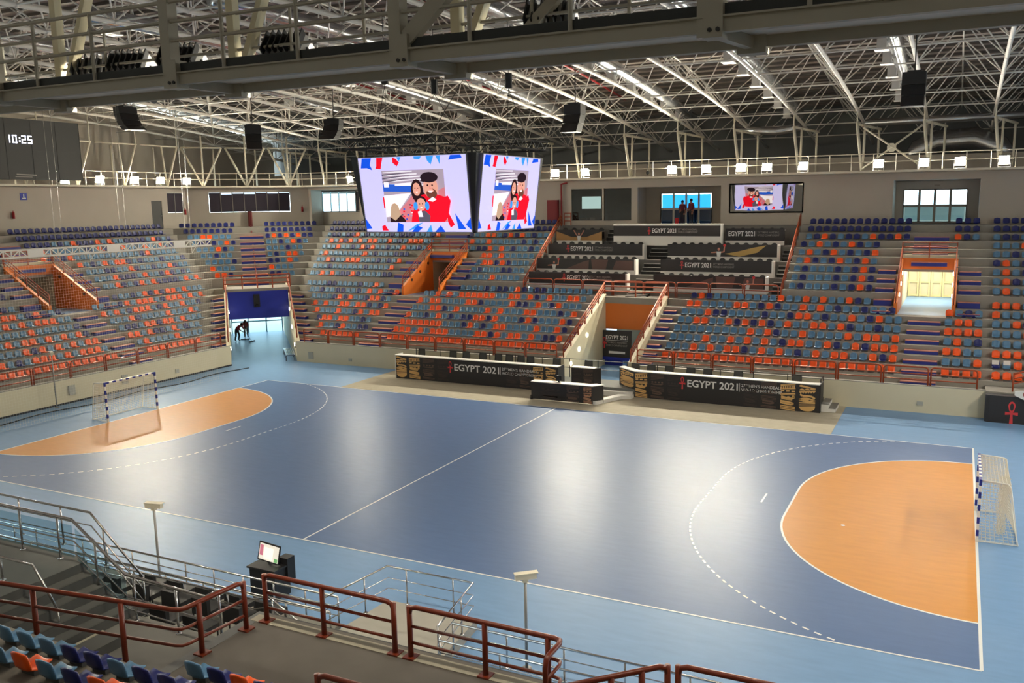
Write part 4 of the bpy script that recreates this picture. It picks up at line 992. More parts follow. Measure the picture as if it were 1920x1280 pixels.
# near stand seats (backs toward the camera)
def near(x, y, z, c, w): SEATS.append((Vector((x, y, z)), math.pi, c, '%s bucket seat seen from behind, %s' % (CN[c], w)))
for i, c in enumerate('LNON'): near(7.95 + .5 * i, -21.25, 3.05, c, 'on the dark near platform')
for i, c in enumerate('LLLNNLNN'): near(4.95 + .54 * i, -22.42, 3.62, c, 'in the step row just above the near platform')
for i, c in enumerate('LOLNOLONL'): near(6.08 + .56 * i, -23.24, 3.92, c, 'in the second step row above the near platform')
SEATS = [t for t in SEATS if -40 < pj(t[0])[0] < 1960 and pj(t[0])[1] < 1330]
SEATS.sort(key=lambda t: (t[0] - CAMP).length)
far_m = MB(); MI = {'L': 0, 'N': 1, 'O': 2}
for n, (p, rot, c, lab) in enumerate(SEATS):
    if n < 300:
        o = link('stadium_seat', SHM[c], None, p); o.rotation_euler = (0, 0, rot); tag(o, lab, 'seat', lab[:60])
        q = link('mount', MNT, o)
    else:
        cs, sn = math.cos(rot), math.sin(rot); b = len(far_m.v)
        far_m.v += [(p.x + x * cs - y * sn, p.y + x * sn + y * cs, p.z + z) for x, y, z in SH.v]
        far_m.f += [tuple(b + i for i in f) for f in SH.f]; far_m.m += [MI[c]] * len(SH.f)
fo = link('stadium_seats_beyond', far_m.mesh('stadium_seats_beyond', [seat_m['L'], seat_m['N'], seat_m['O']], smooth=True))
tag(fo, 'remaining pale blue, navy and orange seats filling the farther stands', 'seats', None, 'stuff')
for x, c in ((20.98, 'L'), (21.5, 'O')):
    m = MB(); m.box(x - .16, x + .16, okk(1) + 16.05 + .40, okk(1) + 16.05 + .42, zk(1) + .24, zk(1) + .46); thing('paper_sheet', m, white, 'white paper sheet taped on a seat above the ankh panel', 'paper', 'papers on seats')

# ---------------------------------------------------------------- goals
blue_post = mat('goal_blue', (30, 44, 140), .4); white_post = mat('goal_white', (238, 236, 228), .4)
def goal(sx, label, sag):
    """mouth on x = 20*sx, net away from court"""
    X = 20 * sx
    e = empty('handball_goal', (X, 0, 0), label, 'goal')
    def bars(a, b, n, first):
        a, b = Vector(a), Vector(b)
        for i in range(n):
            p, q = a.lerp(b, i / n), a.lerp(b, (i + 1) / n); m = MB(); m.bar(p, q, .08, .08); part('stripe', m, blue_post if (i + first) % 2 == 0 else white_post, e)
    for y in (-1.54, 1.54): bars((X, y, 2.08), (X, y, 0), 10, 0)
    bars((X, -1.5, 2.04), (X, 1.5, 2.04), 15, 0)
    D0, D1 = .85 * sx, 1.15 * sx
    for y in (-1.54, 1.54):
        m = MB(); m.tube([(X, y, 2.04), (X + D0 * .9, y, 2.0), (X + D0, y, 1.9), (X + D1, y, .05), (X, y, .04)], .025, 6); part('side_frame', m, white_post, e, True)
    m = MB(); m.tube([(X + D1, -1.54, .05), (X + D1, 1.54, .05)], .025, 6); part('back_bar', m, white_post, e)
    net = MB(); R_ = .009; ny, nz = 30, 20
    def back(u, v):       # u across, v down (0 top)
        x = X + (D0 + (D1 - D0) * v) * (1 - .35 * sag * math.sin(math.pi * min(1, v * 1.1)) * (.4 + .6 * math.sin(math.pi * u)))
        return (x, -1.52 + 3.04 * u, 1.98 - 1.9 * v - .06 * math.sin(math.pi * u))
    for i in range(ny + 1): net.tube([back(i / ny, j / 8) for j in range(9)], R_, 3, cap=False)
    for j in range(nz + 1): net.tube([back(i / 10, j / nz) for i in range(11)], R_, 3, cap=False)
    for y in (-1.52, 1.52):
        u = 0 if y < 0 else 1
        for j in range(nz + 1):
            b = back(u, j / nz); net.tube([(X, y, 1.98 - 1.9 * j / nz), b], R_, 3, cap=False)
        for i in range(1, 9):
            net.tube([(lambda b: (X + (b[0] - X) * i / 9, y, 1.98 - 1.9 * j / 6))(back(u, j / 6)) for j in range(7)], R_, 3, cap=False)
    for i in range(ny + 1): net.tube([(X, -1.5 + 3 * i / ny, 2.0), back(i / ny, 0)], R_, 3, cap=False)
    for i in range(1, 8): net.tube([(X + D0 * i / 8, -1.52, 1.99), (X + D0 * i / 8, 0, 1.93), (X + D0 * i / 8, 1.52, 1.99)], R_, 3, cap=False)
    part('net', net, net_m, e)['kind'] = 'stuff'
    if sag > .5:
        g = MB(); rg = random.Random(3)
        for i in range(46):
            y0 = -.9 + .35 * rg.random() ; P = [(X + sx * (.55 + .3 * rg.random()), y0 + .3 * rg.random(), 1.95 - t * 1.9 / 7 ) for t in range(8)]
            g.tube([(p[0] + .05 * rg.uniform(-1, 1), p[1] + .06 * rg.uniform(-1, 1), p[2]) for p in P], .007, 3, cap=False)
        part('gathered_net', g, net_m, e)['kind'] = 'stuff'
goal(1, 'blue and white striped goal with loose gathered net', .8); goal(-1, 'blue and white striped goal in front of the protective net', .15)

# ---------------------------------------------------------------- video cube
scr = {}
def smat(n, rgb, s=.66):
    return mat('screen_' + n, rgb, .6, emit=s, spec=0)
LAV = smat('lavender', (206, 200, 246)); SB = smat('blue', (24, 84, 226)); SLB = smat('light_blue', (58, 150, 236)); SR_ = smat('red', (236, 22, 44)); SW = smat('white', (244, 238, 246)); SG = smat('mauve_grey', (168, 152, 168)); SDG = smat('dark_grey', (92, 84, 100)); SSK = smat('skin', (226, 160, 140)); SHR = smat('dark_hair', (44, 26, 30)); SCAP = smat('cap', (40, 28, 36)); SBL = smat('blond', (190, 158, 132)); SCR = smat('crowd', (206, 120, 130)); SBD = smat('beard', (110, 66, 54)); SHB = smat('band_blue', (44, 92, 200))
SM = [LAV, SB, SLB, SR_, SW, SG, SDG, SSK, SHR, SCAP, SBL, SCR, SBD, SHB]
def screen_picture(T):
    m = MB(); lay = [0.0]
    def poly(mi, pts): lay[0] += .0006; m.poly([T(u, v, lay[0]) for u, v in pts], mi)
    def ell(mi, cx, cy, rx, ry, n=16, a0=0, a1=2 * math.pi): poly(mi, [(cx + rx * math.cos(a0 + (a1 - a0) * i / n), cy + ry * math.sin(a0 + (a1 - a0) * i / n)) for i in range(n)])
    poly(0, [(0, 0), (1, 0), (1, 1), (0, 1)])
    poly(1, [(.04, .99), (.13, .99), (.11, .90), (.13, .83), (.08, .86), (.02, .86)]); poly(3, [(.18, .99), (.24, .99), (.22, .90), (.21, .84), (.16, .85), (.17, .88)]); poly(3, [(.33, .99), (.36, .97), (.39, .92), (.365, .87), (.33, .92)]); poly(2, [(.37, .99), (.41, .99), (.39, .93)]); poly(2, [(.53, .99), (.60, .99), (.58, .95), (.53, .96)]); poly(2, [(.64, .99), (.71, .99), (.68, .88), (.65, .93)]); poly(2, [(.73, .99), (.77, .99), (.76, .88)]); poly(1, [(.86, .99), (.95, .99), (.96, .95), (.84, .93)])
    poly(3, [(.20, .47), (.235, .47), (.235, .32), (.20, .32)]); poly(1, [(0, .2), (.06, .05), (0, .04)]); poly(3, [(.16, .02), (.22, .02), (.19, .10), (.16, .08)]); poly(1, [(.30, 0), (.36, 0), (.37, .1), (.32, .13)]); poly(2, [(.40, .01), (.48, .05), (.56, .13), (.5, .11)]); poly(1, [(.44, 0), (.5, 0), (.55, .06), (.5, .09)]); poly(2, [(.58, .0), (.64, .0), (.63, .1)]); poly(1, [(.66, 0), (.76, 0), (.72, .09)]); poly(1, [(.86, .25), (.95, .04), (.88, .04)]); poly(3, [(.76, .25), (.80, .26), (.85, .1), (.81, .06)]); poly(1, [(.95, .1), (1, .2), (1, .02)])
    x0, x1, y0, y1 = .215, .79, .135, .82
    def Q(a, b): return (x0 + (x1 - x0) * a, y0 + (y1 - y0) * b)
    def qp(mi, *p): poly(mi, [Q(*q) for q in p])
    def qe(mi, cx, cy, rx, ry, **k): c = Q(cx, cy); ell(mi, c[0], c[1], rx * (x1 - x0), ry * (y1 - y0), **k)
    qp(5, (0, 0), (1, 0), (1, 1), (0, 1)); 
    for i in range(6): qp(4, (.02, .97 - .06 * i), (.5 + .07 * i, .985 - .05 * i), (.5 + .07 * i, .965 - .05 * i), (.02, .955 - .06 * i))
    for i in range(3): qp(6, (.0, .93 - .07 * i), (.45, .95 - .05 * i), (.45, .945 - .05 * i), (.0, .90 - .07 * i))
    qp(13, (0, .74), (.55, .72), (.55, .58), (0, .60)); qp(4, (.02, .78), (.1, .78), (.1, .68), (.02, .68)); qp(4, (.2, .74), (.5, .74), (.5, .70), (.2, .70))
    qp(4, (0, .52), (.45, .56), (.15, .12), (0, .10)); qp(11, (.15, .12), (.5, .56), (.7, .5), (.7, 0), (.1, 0)); 
    rq = random.Random(5)
    for i in range(60):
        a, b = .25 + .5 * rq.random(), .02 + .5 * rq.random()
        if b < a * 1.1 - .05: qp((4, 5, 3, 6, 13)[i % 5], (a, b), (a + .03, b), (a + .03, b + .03), (a, b + .03))
    qp(11, (.9, .6), (1, .66), (1, 0), (.9, 0))
    qe(8, .56, .60, .10, .22); qe(8, .60, .46, .10, .14); qe(7, .555, .63, .062, .125); qp(3, (.62, .52), (.8, .56), (.98, .48), (1.0, .42), (.96, 0), (.62, 0))
    qp(3, (.96, .46), (1.04, .5), (1.08, .4), (1.02, .1), (.96, .0)); qe(7, .78, .66, .115, .21); qe(12, .79, .54, .085, .1); qe(7, .775, .60, .05, .04); qe(9, .77, .85, .14, .10); qp(9, (.62, .78), (.82, .9), (.9, .8), (.8, .84), (.68, .76)); qp(4, (.72, .41), (.8, .48), (.86, .43), (.8, .39))
    qp(3, (.42, .0), (.46, .22), (.54, .25), (.7, .2), (.7, 0)); qe(8, .61, .38, .09, .12); qe(7, .605, .34, .075, .12); qe(2, .515, .31, .035, .08); qe(2, .70, .31, .035, .08); qp(6, (.54, .2), (.66, .22), (.74, .12), (.72, 0), (.55, 0)); qp(4, (.54, .2), (.6, .23), (.62, .1), (.55, .1))
    for cx, cy, k in ((.555, .65, .75), (.775, .70, 1.25), (.605, .35, .7)):
        for sx in (-1, 1): qe(8, cx + sx * .03 * k, cy + .0, .011 * k, .016 * k, n=8)
        qp(4, (cx - .026 * k, cy - .085 * k), (cx + .03 * k, cy - .085 * k), (cx + .016 * k, cy - .11 * k), (cx - .012 * k, cy - .11 * k)); qp(11, (cx - .008 * k, cy - .055 * k), (cx + .01 * k, cy - .055 * k), (cx, cy - .01 * k))
    qe(10, .17, .22, .075, .15); qp(10, (.1, .25), (.24, .25), (.29, 0), (.07, 0)); qp(8, (.07, 0), (.08, .1), (.16, .03), (.26, .14), (.33, .04), (.33, 0))
    return m
vc = empty('video_cube', (0, 0, 9.7), 'four-sided hanging video cube showing a family selfie', 'video screen')
m = MB(); zt, z0 = 12.68, 9.74; a, b = 2.74, 2.48
m.prism([(-a, -a), (a, -a), (a, a), (-a, a)], z0 + .05, zt - .02)
core = MB()
def cbox(x0, x1, y0, y1): core.box(x0, x1, y0, y1, z0, zt)
P0 = [(-b, -b), (b, -b), (b, b), (-b, b)]; P1 = [(-a - .1, -a - .1), (a + .1, -a - .1), (a + .1, a + .1), (-a - .1, a + .1)]
core.v = [(x, y, z0) for x, y in P0] + [(x, y, zt) for x, y in P1]; core.f = [(3, 2, 1, 0), (4, 5, 6, 7), (0, 1, 5, 4), (1, 2, 6, 5), (2, 3, 7, 6), (3, 0, 4, 7)]; core.m = [0] * 6
part('cabinet', core, black, vc)
for ang in range(4):
    A = ang * math.pi / 2; cs, sn = math.cos(A), math.sin(A)
    def T(u, v, l=0):
        # face toward -Y before turning; trapezoid narrower at the top left free for black corners
        wt, wb = 2.45, 2.42; half = wb + (wt - wb) * v
        x = -half + 2 * half * u; y = -(2.52 + .36 * v) - .03 - l; z = z0 + .03 + (zt - z0 - .06) * v
        return (x * cs - y * sn, x * sn + y * cs, z)
    f = screen_picture(T); p = part('screen', f, SM, vc)
    m = MB(); m.tube([T(0, 0), T(1, 0), T(1, 1), T(0, 1)], .03, 4, closed=True); part('screen_edge', m, mat('screen_trim', (150, 148, 150), .5), vc)
tk = MB()
H = 3.0
for z in (13.0, 13.35):
    for s1 in (H, H - .3): tk.tube([(-s1, -s1, z), (s1, -s1, z), (s1, s1, z), (-s1, s1, z)], .03, 5, closed=True)
for i in range(4):
    A = i * math.pi / 2; cs, sn = math.cos(A), math.sin(A); n = 16
    for k in range(n):
        x0, x1 = -H + 2 * H * k / n, -H + 2 * H * (k + 1) / n; za, zb2 = (13.0, 13.35) if k % 2 else (13.35, 13.0)
        tk.tube([(x0 * cs + H * sn, x0 * sn - H * cs, za), (x1 * cs + H * sn, x1 * sn - H * cs, zb2)], .018, 4)
part('lifting_truss', tk, black, vc)
for x, y in ((-2.4, -2.4), (2.4, -2.4), (2.4, 2.4), (-2.4, 2.4)):
    m = MB(); m.tube([(x, y, 12.6), (x, y, 13.05)], .04, 5); part('hanger', m, black, vc)
gb = MB()
for x, y in ((-2, -2), (2, -2), (2, 2), (-2, 2), (0, 0)):
    hx, hy = x * 1.0, y * 1.0
    if (x, y) == (0, 0): continue
    t = (hx * .9, hy * .9, 15.5)
    for sx in (-1, 1): gb.tube([t, (x + sx * 1.0 * (1 if x * y > 0 else 1), y - sx * 1.0 * (1 if x * y > 0 else -1), 13.35)], .013, 4)
    gb.tube([(t[0], t[1], 16.1), (t[0], t[1], 18.3)], .013, 4)
part('cables', gb, black, vc)
for x, y in ((-2, -2), (2, -2), (2, 2), (-2, 2)):
    m = MB(); m.tube([(x * .9, y * .9, 15.5), (x * .9, y * .9, 16.1)], .15, 8); thing('chain_hoist', m, black, 'black chain hoist above the video cube', 'hoist', 'hoists over the video cube')

# ---------------------------------------------------------------- scoreboard
sb = empty('scoreboard', (-38, 8.5, 12.8), 'large black scoreboard showing the time 10:25', 'scoreboard')
m = MB(); m.box(-38.4, -38, 3.0, 12.0, 12.82, 16.8); part('cabinet', m, mat('scoreboard_black', (26, 29, 31), .5), sb)
for i in range(5):
    m = MB(); y = 4.8 + 1.8 * i; m.box(-38, -37.985, y - .015, y + .015, 12.82, 16.8); part('seam', m, black, sb)
m = MB(); m.box(-38, -37.985, 3.0, 12, 14.75, 14.8); part('seam', m, black, sb)
ST = lambda a, b: (-37.97, a, b)
m = MB()
def seg(mb, ch, y, z, w, h, t):
    S7 = {'0': 'abcdef', '1': 'bc', '2': 'abged', '5': 'afgcd'}[ch]
    R = {'a': (0, h - t, w, h), 'd': (0, 0, w, t), 'g': (0, h / 2 - t / 2, w, h / 2 + t / 2), 'f': (0, h / 2, t, h), 'b': (w - t, h / 2, w, h), 'e': (0, 0, t, h / 2), 'c': (w - t, 0, w, h / 2)}
    for s in S7: a, b, c, d = R[s]; mb.poly([ST(y + a, z + b), ST(y + c, z + b), ST(y + c, z + d), ST(y + a, z + d)])
y = 6.85
for ch in '10:25':
    if ch == ':': [m.poly([ST(y + .02, 15.3 + dz), ST(y + .12, 15.3 + dz), ST(y + .12, 15.4 + dz), ST(y + .02, 15.4 + dz)]) for dz in (0, .2)]; y += .2
    else: seg(m, ch, y - (.24 if ch == '1' else 0), 15.2, .3, .52, .07); y += .43 if ch != '1' else .22
part('digits', m, mat('white_digits', (240, 242, 255), .5, emit=2.2), sb)
m = MB(); m.poly([ST(7.0, 12.98), ST(8.2, 12.98), ST(8.2, 13.01), ST(7.0, 13.02)]); m.poly([ST(7.1, 13.12), ST(8.5, 13.1), ST(8.5, 13.17), ST(7.1, 13.2)]); part('maker_mark', m, grey_p, sb)

# ---------------------------------------------------------------- netting truss behind the goal
tr2 = empty('net_truss', (-23, 2, 8.5), 'white lattice truss hanging in front of the goal-end stand', 'truss')
for dy_, dz in ((0, 8.5), (0, 8.86), (-.3, 8.5), (-.3, 8.86)):
    m = MB(); m.tube([(-23 + dy_, -9, dz), (-23 + dy_, 9.05, dz)], .05, 5); part('chord', m, white, tr2)
n = 44
for i in range(n):
    y = -9 + i * 18.05 / n; m = MB(); y1 = y + 18.05 / n
    if i % 11 in (4, 5): m.box(-22.99, -22.96, y, y1, 8.52, 8.84); part('cover_plate', m, white, tr2); continue
    m.tube([(-23, y, 8.5 if i % 2 else 8.86), (-23, y1, 8.86 if i % 2 else 8.5)], .032, 4); m.tube([(-23, y, 8.5), (-23, y, 8.86)], .032, 4); part('lattice', m, white, tr2)
for y in (-5.5, -1.2, -.8, 2.7, 3.1, 7.2, 7.6):
    m = MB(); m.tube([(-23.1, y, 8.86), (-23.1, y, 17.6)], .006, 4); part('hanger', m, steel, tr2)
for y in (.6, 2.2, 7.5):
    m = MB(); m.tube([(-23, y, 8.5), (-23, y, 8.1), (-23, y + .3, 8.45)], .025, 4); part('bracket', m, white, tr2)
net = MB(); 
for i in range(125): net.tube([(-23.15, -9 + i *   .145, 8.5), (-23.15, -9 + i * .145, .03)], .003, 3, cap=False)
for j in range(58): net.tube([(-23.15, -9, .05 + j * .145), (-23.15, 9.05, .05 + j * .145)], .003, 3, cap=False)
nn = thing('protective_net', net, net_m, 'fine square protective net hanging from the white truss', 'net'); nn['kind'] = 'stuff'

# ---------------------------------------------------------------- hanging loudspeakers
def speaker(p, face, curved, label):
    p = Vector(p); a = math.atan2(face[1], face[0]); d = Vector((math.cos(a), math.sin(a), 0)); x = Vector((-d.y, d.x, 0))
    e = empty('line_array', tuple(p - Vector((0, 0, 1.5))), label, 'speaker')
    def bx(z0, z1, f0, f1, tilt, w=.55):
        m = MB(); P = []
        for zz, f in ((z0, f0), (z1, f1)):
            for s, dd in ((-1, f), (1, f), (1, f - .75), (-1, f - .75)): P.append(tuple(p + x * s * w + d * (dd + tilt * (zz - z0)) + Vector((0, 0, zz))))
        m.v = P; m.f = [(3, 2, 1, 0), (4, 5, 6, 7), (0, 1, 5, 4), (1, 2, 6, 5), (2, 3, 7, 6), (3, 0, 4, 7)]; m.m = [0] * 6; return m
    if curved:
        for z0_, z1_, fb, ft in ((-.36, 0, .3, .36), (-.72, -.38, .1, .28), (-1.05, -.74, -.24, .08), (-1.32, -1.07, -.75, -.28)): part('cabinet', bx(z0_, z1_, fb, ft, 0, .5), black, e)
    else:
        part('cabinet', bx(-.55, 0, .3, .3, 0, .5), black, e); part('cabinet', bx(-1.05, -.57, .05, .3, 0, .5), black, e); part('cabinet', bx(-1.55, -1.07, -.3, .03, 0, .48), black, e)
    m = MB(); m.box(p.x - .3, p.x + .3, p.y - .3, p.y + .3, p.z, p.z + .08); m.tube([p, (p.x, p.y, zb(p.y) + 3.05)], .03, 5); part('hanging_frame', m, blackm, e)
speaker((-23.6, 4.1, 16.4), (-1, .3), 1, 'curved black loudspeaker hanging beside the scoreboard')
speaker((-22.8, 13.05, 16.0), (-.7, .7), 0, 'square black loudspeaker hanging before the corner stand')
speaker((-17.3, 14.4, 16.2), (-.3, 1), 1, 'black loudspeaker hanging close to the video cube truss')
speaker((-.9, 15.0, 16.2), (0, 1), 0, 'black loudspeaker hanging over the media tribune side of the cube')
speaker((16.7, 13.0, 16.4), (0, 1), 0, 'black loudspeaker hanging beside the silver air duct')

# ---------------------------------------------------------------- air ducts and pipes in the roof
def duct(x, y0, y1, dz, label):
    e = empty('air_duct', (x, y0, zb(y0)), label, 'duct')
    m = MB(); P = [(x, y0 + (y1 - y0) * i / 20, zb(y0 + (y1 - y0) * i / 20) + dz) for i in range(21)]; m.tube(P, .36, 14); part('duct', m, silver, e, True)
    y = y0 + 1.5
    while y < y1:
        m = MB(); z = zb(y) + dz; m.box(x - .75, x - .3, y - .25, y + .25, z - .55, z + .1); m.box(x - .85, x - .2, y - .35, y + .35, z - .6, z - .55); part('diffuser', m, mat('duct_outlet', (206, 204, 200), .4, .3), e); y += 3.4
duct(15.6, 0, 32, .55, 'silver round air duct with box outlets beside the hanging loudspeaker'); duct(8.2, 0, 34, .55, 'silver round air duct with box outlets above the reflective glass')
duct(.45, 0, 34, .75, 'silver round air duct above the centre of the media tribune'); duct(-8.3, -4, 30, .75, 'silver round air duct above the video cube'); duct(-15.5, -4, 30, .9, 'silver round air duct over the court toward the goal end')
duct(-24.6, -6, 24, 1.0, 'silver round air duct highest above the goal end')
def pipe(P, r, mt, label, cat, nm): m = MB(); m.tube(P, r, 10); return thing(nm, m, mt, label, cat, smooth=True)
pipe([(12.5, 35, 16.0), (23, 35, 16.05)], .26, silver, 'horizontal silver duct crossing behind the loudspeaker', 'duct', 'air_duct')
pipe([(15.5, 38, 13.2), (16, 38, 14.2), (17.2, 38, 14.7), (19.5, 38, 14.8), (21, 38, 14.2), (21.8, 38, 13.0)], .8, silver, 'large arched silver duct behind the catwalk', 'duct', 'air_duct')
pipe([(3.5, 34.8, 15.9), (6.5, 34.8, 15.7), (8.2, 34.4, 15.9)], .3, silver, 'short silver duct elbow above the reflective glass', 'duct', 'air_duct')
for x in (-12.4, -4.2, -20.5): pipe([(x, -8 + i * 4, zb(-8 + i * 4) + 1.9) for i in range(11)], .07, red_pipe, 'red sprinkler pipe threading through the roof frame', 'pipe', 'sprinkler_pipe')['group'] = 'roof sprinkler pipes'

# ---------------------------------------------------------------- lighting bridge over the near side
br = empty('lighting_bridge', (8, -21, 12.65), 'heavy cream steel lighting bridge crossing overhead', 'bridge')
YN, YF, ZB = -21.4, -20.4, 12.64
X0, X1 = -6, 30
m = MB(); m.box(X0, X1, YN - .05, YN + .05, ZB, ZB + .16); m.box(X0, X1, YN - .1, YN + .1, ZB + .15, ZB + .17); part('near_beam', m, bridge_m, br)
m = MB(); m.box(X0, X1, YF - .05, YF + .05, ZB - .03, ZB + .14); part('far_beam', m, bridge_m, br)
m = MB(); m.box(X0, X1, YN + .05, YF - .05, ZB + .1, ZB + .14); part('deck', m, mat('deck_underside', (228, 218, 206), .6), br)
m = MB(); m.box(X0, X1, YN - .02, YN + .02, ZB + .17, ZB + .3); part('toe_board', m, toe, br)
m = MB(); m.box(X0, X1, YF - .02, YF + .02, ZB + .14, ZB + .26); part('toe_board', m, toe, br)
PX = [.15, 4.2, 8.27, 12.32, 16.36, 20.4, 24.5]
for x in PX:
    m = MB(); m.box(x - .09, x + .09, YN - .09, YN + .09, ZB - .05, 17.2); p = part('near_post', m, bridge_m, br)
    m = MB(); m.box(x - .02, x + .2, YN - .11, YN + .11, ZB - .06, ZB + .34); part('gusset', m, bridge_m, p)
    for dx in (.06, .15):
        q = MB(); q.disc((x + dx, YN - .11, ZB + .02), (0, -1, 0), .025, 6, th=.02); part('bolt', q, blackm, p)
    m = MB(); m.box(x + .22, x + .36, YF - .07, YF + .07, ZB - .06, 17.2); part('far_post', m, mat('bridge_paint_lit_tone', (218, 210, 178), .5), br)  # far posts and diagonals: bridge paint with lamplight put into its colour
    m = MB(); m.bar((x + .05, YN, ZB + .04), (x + .29, YF, ZB + .02), .1, .14); part('cross_beam', m, bridge_m, br)
    m = MB(); m.box(x + .12, x + .46, YF - .1, YF + .1, ZB - .1, ZB + .12); part('gusset', m, bridge_m, br)
    m = MB(); m.bar((x + .42, YF, ZB + .2), (x + 1.5, YF, ZB + 2.6), .1, .16); part('diagonal', m, mat('bridge_paint_lit_tone', (218, 210, 178), .5), br)
for x in PX[3:4]:
    m = MB(); m.bar((x + .15, YN, ZB + .3), (x + 2.4, YN, ZB + 2.2), .12, .2); part('diagonal', m, bridge_m, br); m = MB(); m.bar((x + 1.1, YF, ZB + .2), (x + 3.2, YF, ZB + 2.1), .12, .14); part('diagonal', m, bridge_m, br)
for z in (.45, .72, 1.0):
    for y in (YN - .04, YF):
        m = MB(); m.tube([(X0, y, ZB + .17 + z), (X1, y, ZB + .17 + z)], .024 if z < 1 else .03, 6); part('hand_rail', m, bridge_m, br)
x = X0 + .5
while x < X1:
    if min(abs(x - q) for q in PX) > .3:
        m = MB(); m.tube([(x, YN - .04, ZB + .15), (x, YN - .04, ZB + 1.17)], .03, 6); part('rail_post', m, bridge_m, br); m = MB(); m.tube([(x + .35, YF, ZB + .15), (x + .35, YF, ZB + 1.17)], .025, 6); part('rail_post', m, bridge_m, br)
    x += 1.35
for x, ax in ((1.2, -8), (5.0, -14), (5.95, -6), (7.15, -2), (9.4, 4), (13.9, 8), (17.4, 14), (21, 16)):
    floodlight((x, YF + .28, ZB + .56), (ax * .6 + x * .4, -3, 0), 'black finned floodlight seen from behind on the overhead bridge', 'floodlights on the bridge', (.62, .4), lens_br, .55)
m = MB(); m.box(13.55, 13.95, YF + .1, YF + .3, ZB - .14, ZB - .02); m.box(13.3, 13.4, YF - .05, YF + .05, ZB - .2, ZB + .1); m.box(13.85, 13.95, YF - .05, YF + .05, ZB - .2, ZB + .1)

# ---------------------------------------------------------------- near stand
ns = empty('grandstand', (10, -20, 0), 'dark concrete near stand below the camera', kind='structure')
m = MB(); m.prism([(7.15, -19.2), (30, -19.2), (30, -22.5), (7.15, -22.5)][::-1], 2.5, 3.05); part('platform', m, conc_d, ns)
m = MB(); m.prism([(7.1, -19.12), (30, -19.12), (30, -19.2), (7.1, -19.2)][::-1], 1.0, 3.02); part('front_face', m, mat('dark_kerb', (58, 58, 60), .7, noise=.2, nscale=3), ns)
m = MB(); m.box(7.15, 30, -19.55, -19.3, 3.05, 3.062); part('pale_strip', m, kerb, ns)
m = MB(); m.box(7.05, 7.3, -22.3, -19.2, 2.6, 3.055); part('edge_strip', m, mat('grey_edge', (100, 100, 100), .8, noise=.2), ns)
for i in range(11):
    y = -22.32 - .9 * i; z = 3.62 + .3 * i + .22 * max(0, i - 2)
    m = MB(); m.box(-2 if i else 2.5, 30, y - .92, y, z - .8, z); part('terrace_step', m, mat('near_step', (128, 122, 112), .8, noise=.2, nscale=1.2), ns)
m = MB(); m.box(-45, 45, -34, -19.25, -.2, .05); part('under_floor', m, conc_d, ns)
# lower box-seat terraces in front
lt = mat('grey_terrace', (128, 126, 118), .8, noise=.15, nscale=2)
for i, (ya, yb2, z) in enumerate(((-15.3, -14.6, .25), (-16.4, -15.3, .55), (-17.6, -16.4, .95), (-19.2, -17.6, 1.4))):
    m = MB(); m.box(-14, 6.0 if i else 5.2, ya, yb2, 0, z); part('box_terrace', m, lt, ns)
# grey stair
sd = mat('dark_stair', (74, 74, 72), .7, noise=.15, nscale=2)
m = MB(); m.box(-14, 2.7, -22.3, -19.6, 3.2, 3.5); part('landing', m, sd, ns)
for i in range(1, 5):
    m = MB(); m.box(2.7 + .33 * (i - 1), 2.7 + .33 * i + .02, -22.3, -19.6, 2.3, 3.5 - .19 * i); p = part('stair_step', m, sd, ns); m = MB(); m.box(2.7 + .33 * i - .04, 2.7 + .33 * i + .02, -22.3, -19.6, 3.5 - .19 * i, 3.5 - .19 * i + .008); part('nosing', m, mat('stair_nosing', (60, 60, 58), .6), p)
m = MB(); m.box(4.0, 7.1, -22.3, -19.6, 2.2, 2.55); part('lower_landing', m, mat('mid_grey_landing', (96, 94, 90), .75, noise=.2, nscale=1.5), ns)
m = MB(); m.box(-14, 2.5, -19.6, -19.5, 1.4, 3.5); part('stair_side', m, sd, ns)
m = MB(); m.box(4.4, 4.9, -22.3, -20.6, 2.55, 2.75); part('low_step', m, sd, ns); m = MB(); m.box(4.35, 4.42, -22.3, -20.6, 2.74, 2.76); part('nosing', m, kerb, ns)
# stainless railings
def steel_rail(pts, h, label, group, posts, mids=(.5, .2), r=.025, feet=True):
    pts = [Vector(p) for p in pts]; e = empty('steel_railing', tuple(pts[0]), label, 'railing', group); up = Vector((0, 0, 1))
    m = MB(); m.tube([p + up * h for p in pts], r * 1.1, 8); part('top_rail', m, steel, e, True)
    for q in mids:
        m = MB(); m.tube([p + up * h * q for p in pts], r * .6, 6); part('rail', m, steel, e, True)
    L = [0]
    for a, b in zip(pts, pts[1:]): L.append(L[-1] + (b - a).length)
    n = max(1, int(round(L[-1] / posts)))
    for i in range(n + 1):
        t = L[-1] * i / n
        for j in range(len(pts) - 1):
            if L[j + 1] >= t - 1e-6: c = pts[j].lerp(pts[j + 1], (t - L[j]) / max(1e-6, L[j + 1] - L[j])); break
        m = MB(); m.tube([c, c + up * h], r * .9, 6)
        if feet: m.tube([c, c + up * .02], .06, 8)
        part('post', m, steel, e, True)
    return e
SRL = 'stainless steel railing '
steel_rail([(-14, -14.65, .25), (5.2, -14.65, .25)], .76, SRL + 'on the outermost edge beside the monitor cart', None, 1.05, (.66, .33))
steel_rail([(8.6, -14.65, .2), (26, -14.65, .2)], .8, SRL + 'running from the camera pole toward the nearer goal', None, 1.5, (.66, .33))
steel_rail([(-14, -15.45, .55), (5.6, -15.45, .55)], .5, SRL + 'behind the outermost edge of the box terrace', None, 1.4, (.5,))
steel_rail([(-14, -16.5, .95), (4.2, -16.5, .95), (4.7, -16.5, 1.1), (6.0, -16.4, .3)], .62, SRL + 'with a kink along the middle box terrace', None, 1.5, (.6, .3))
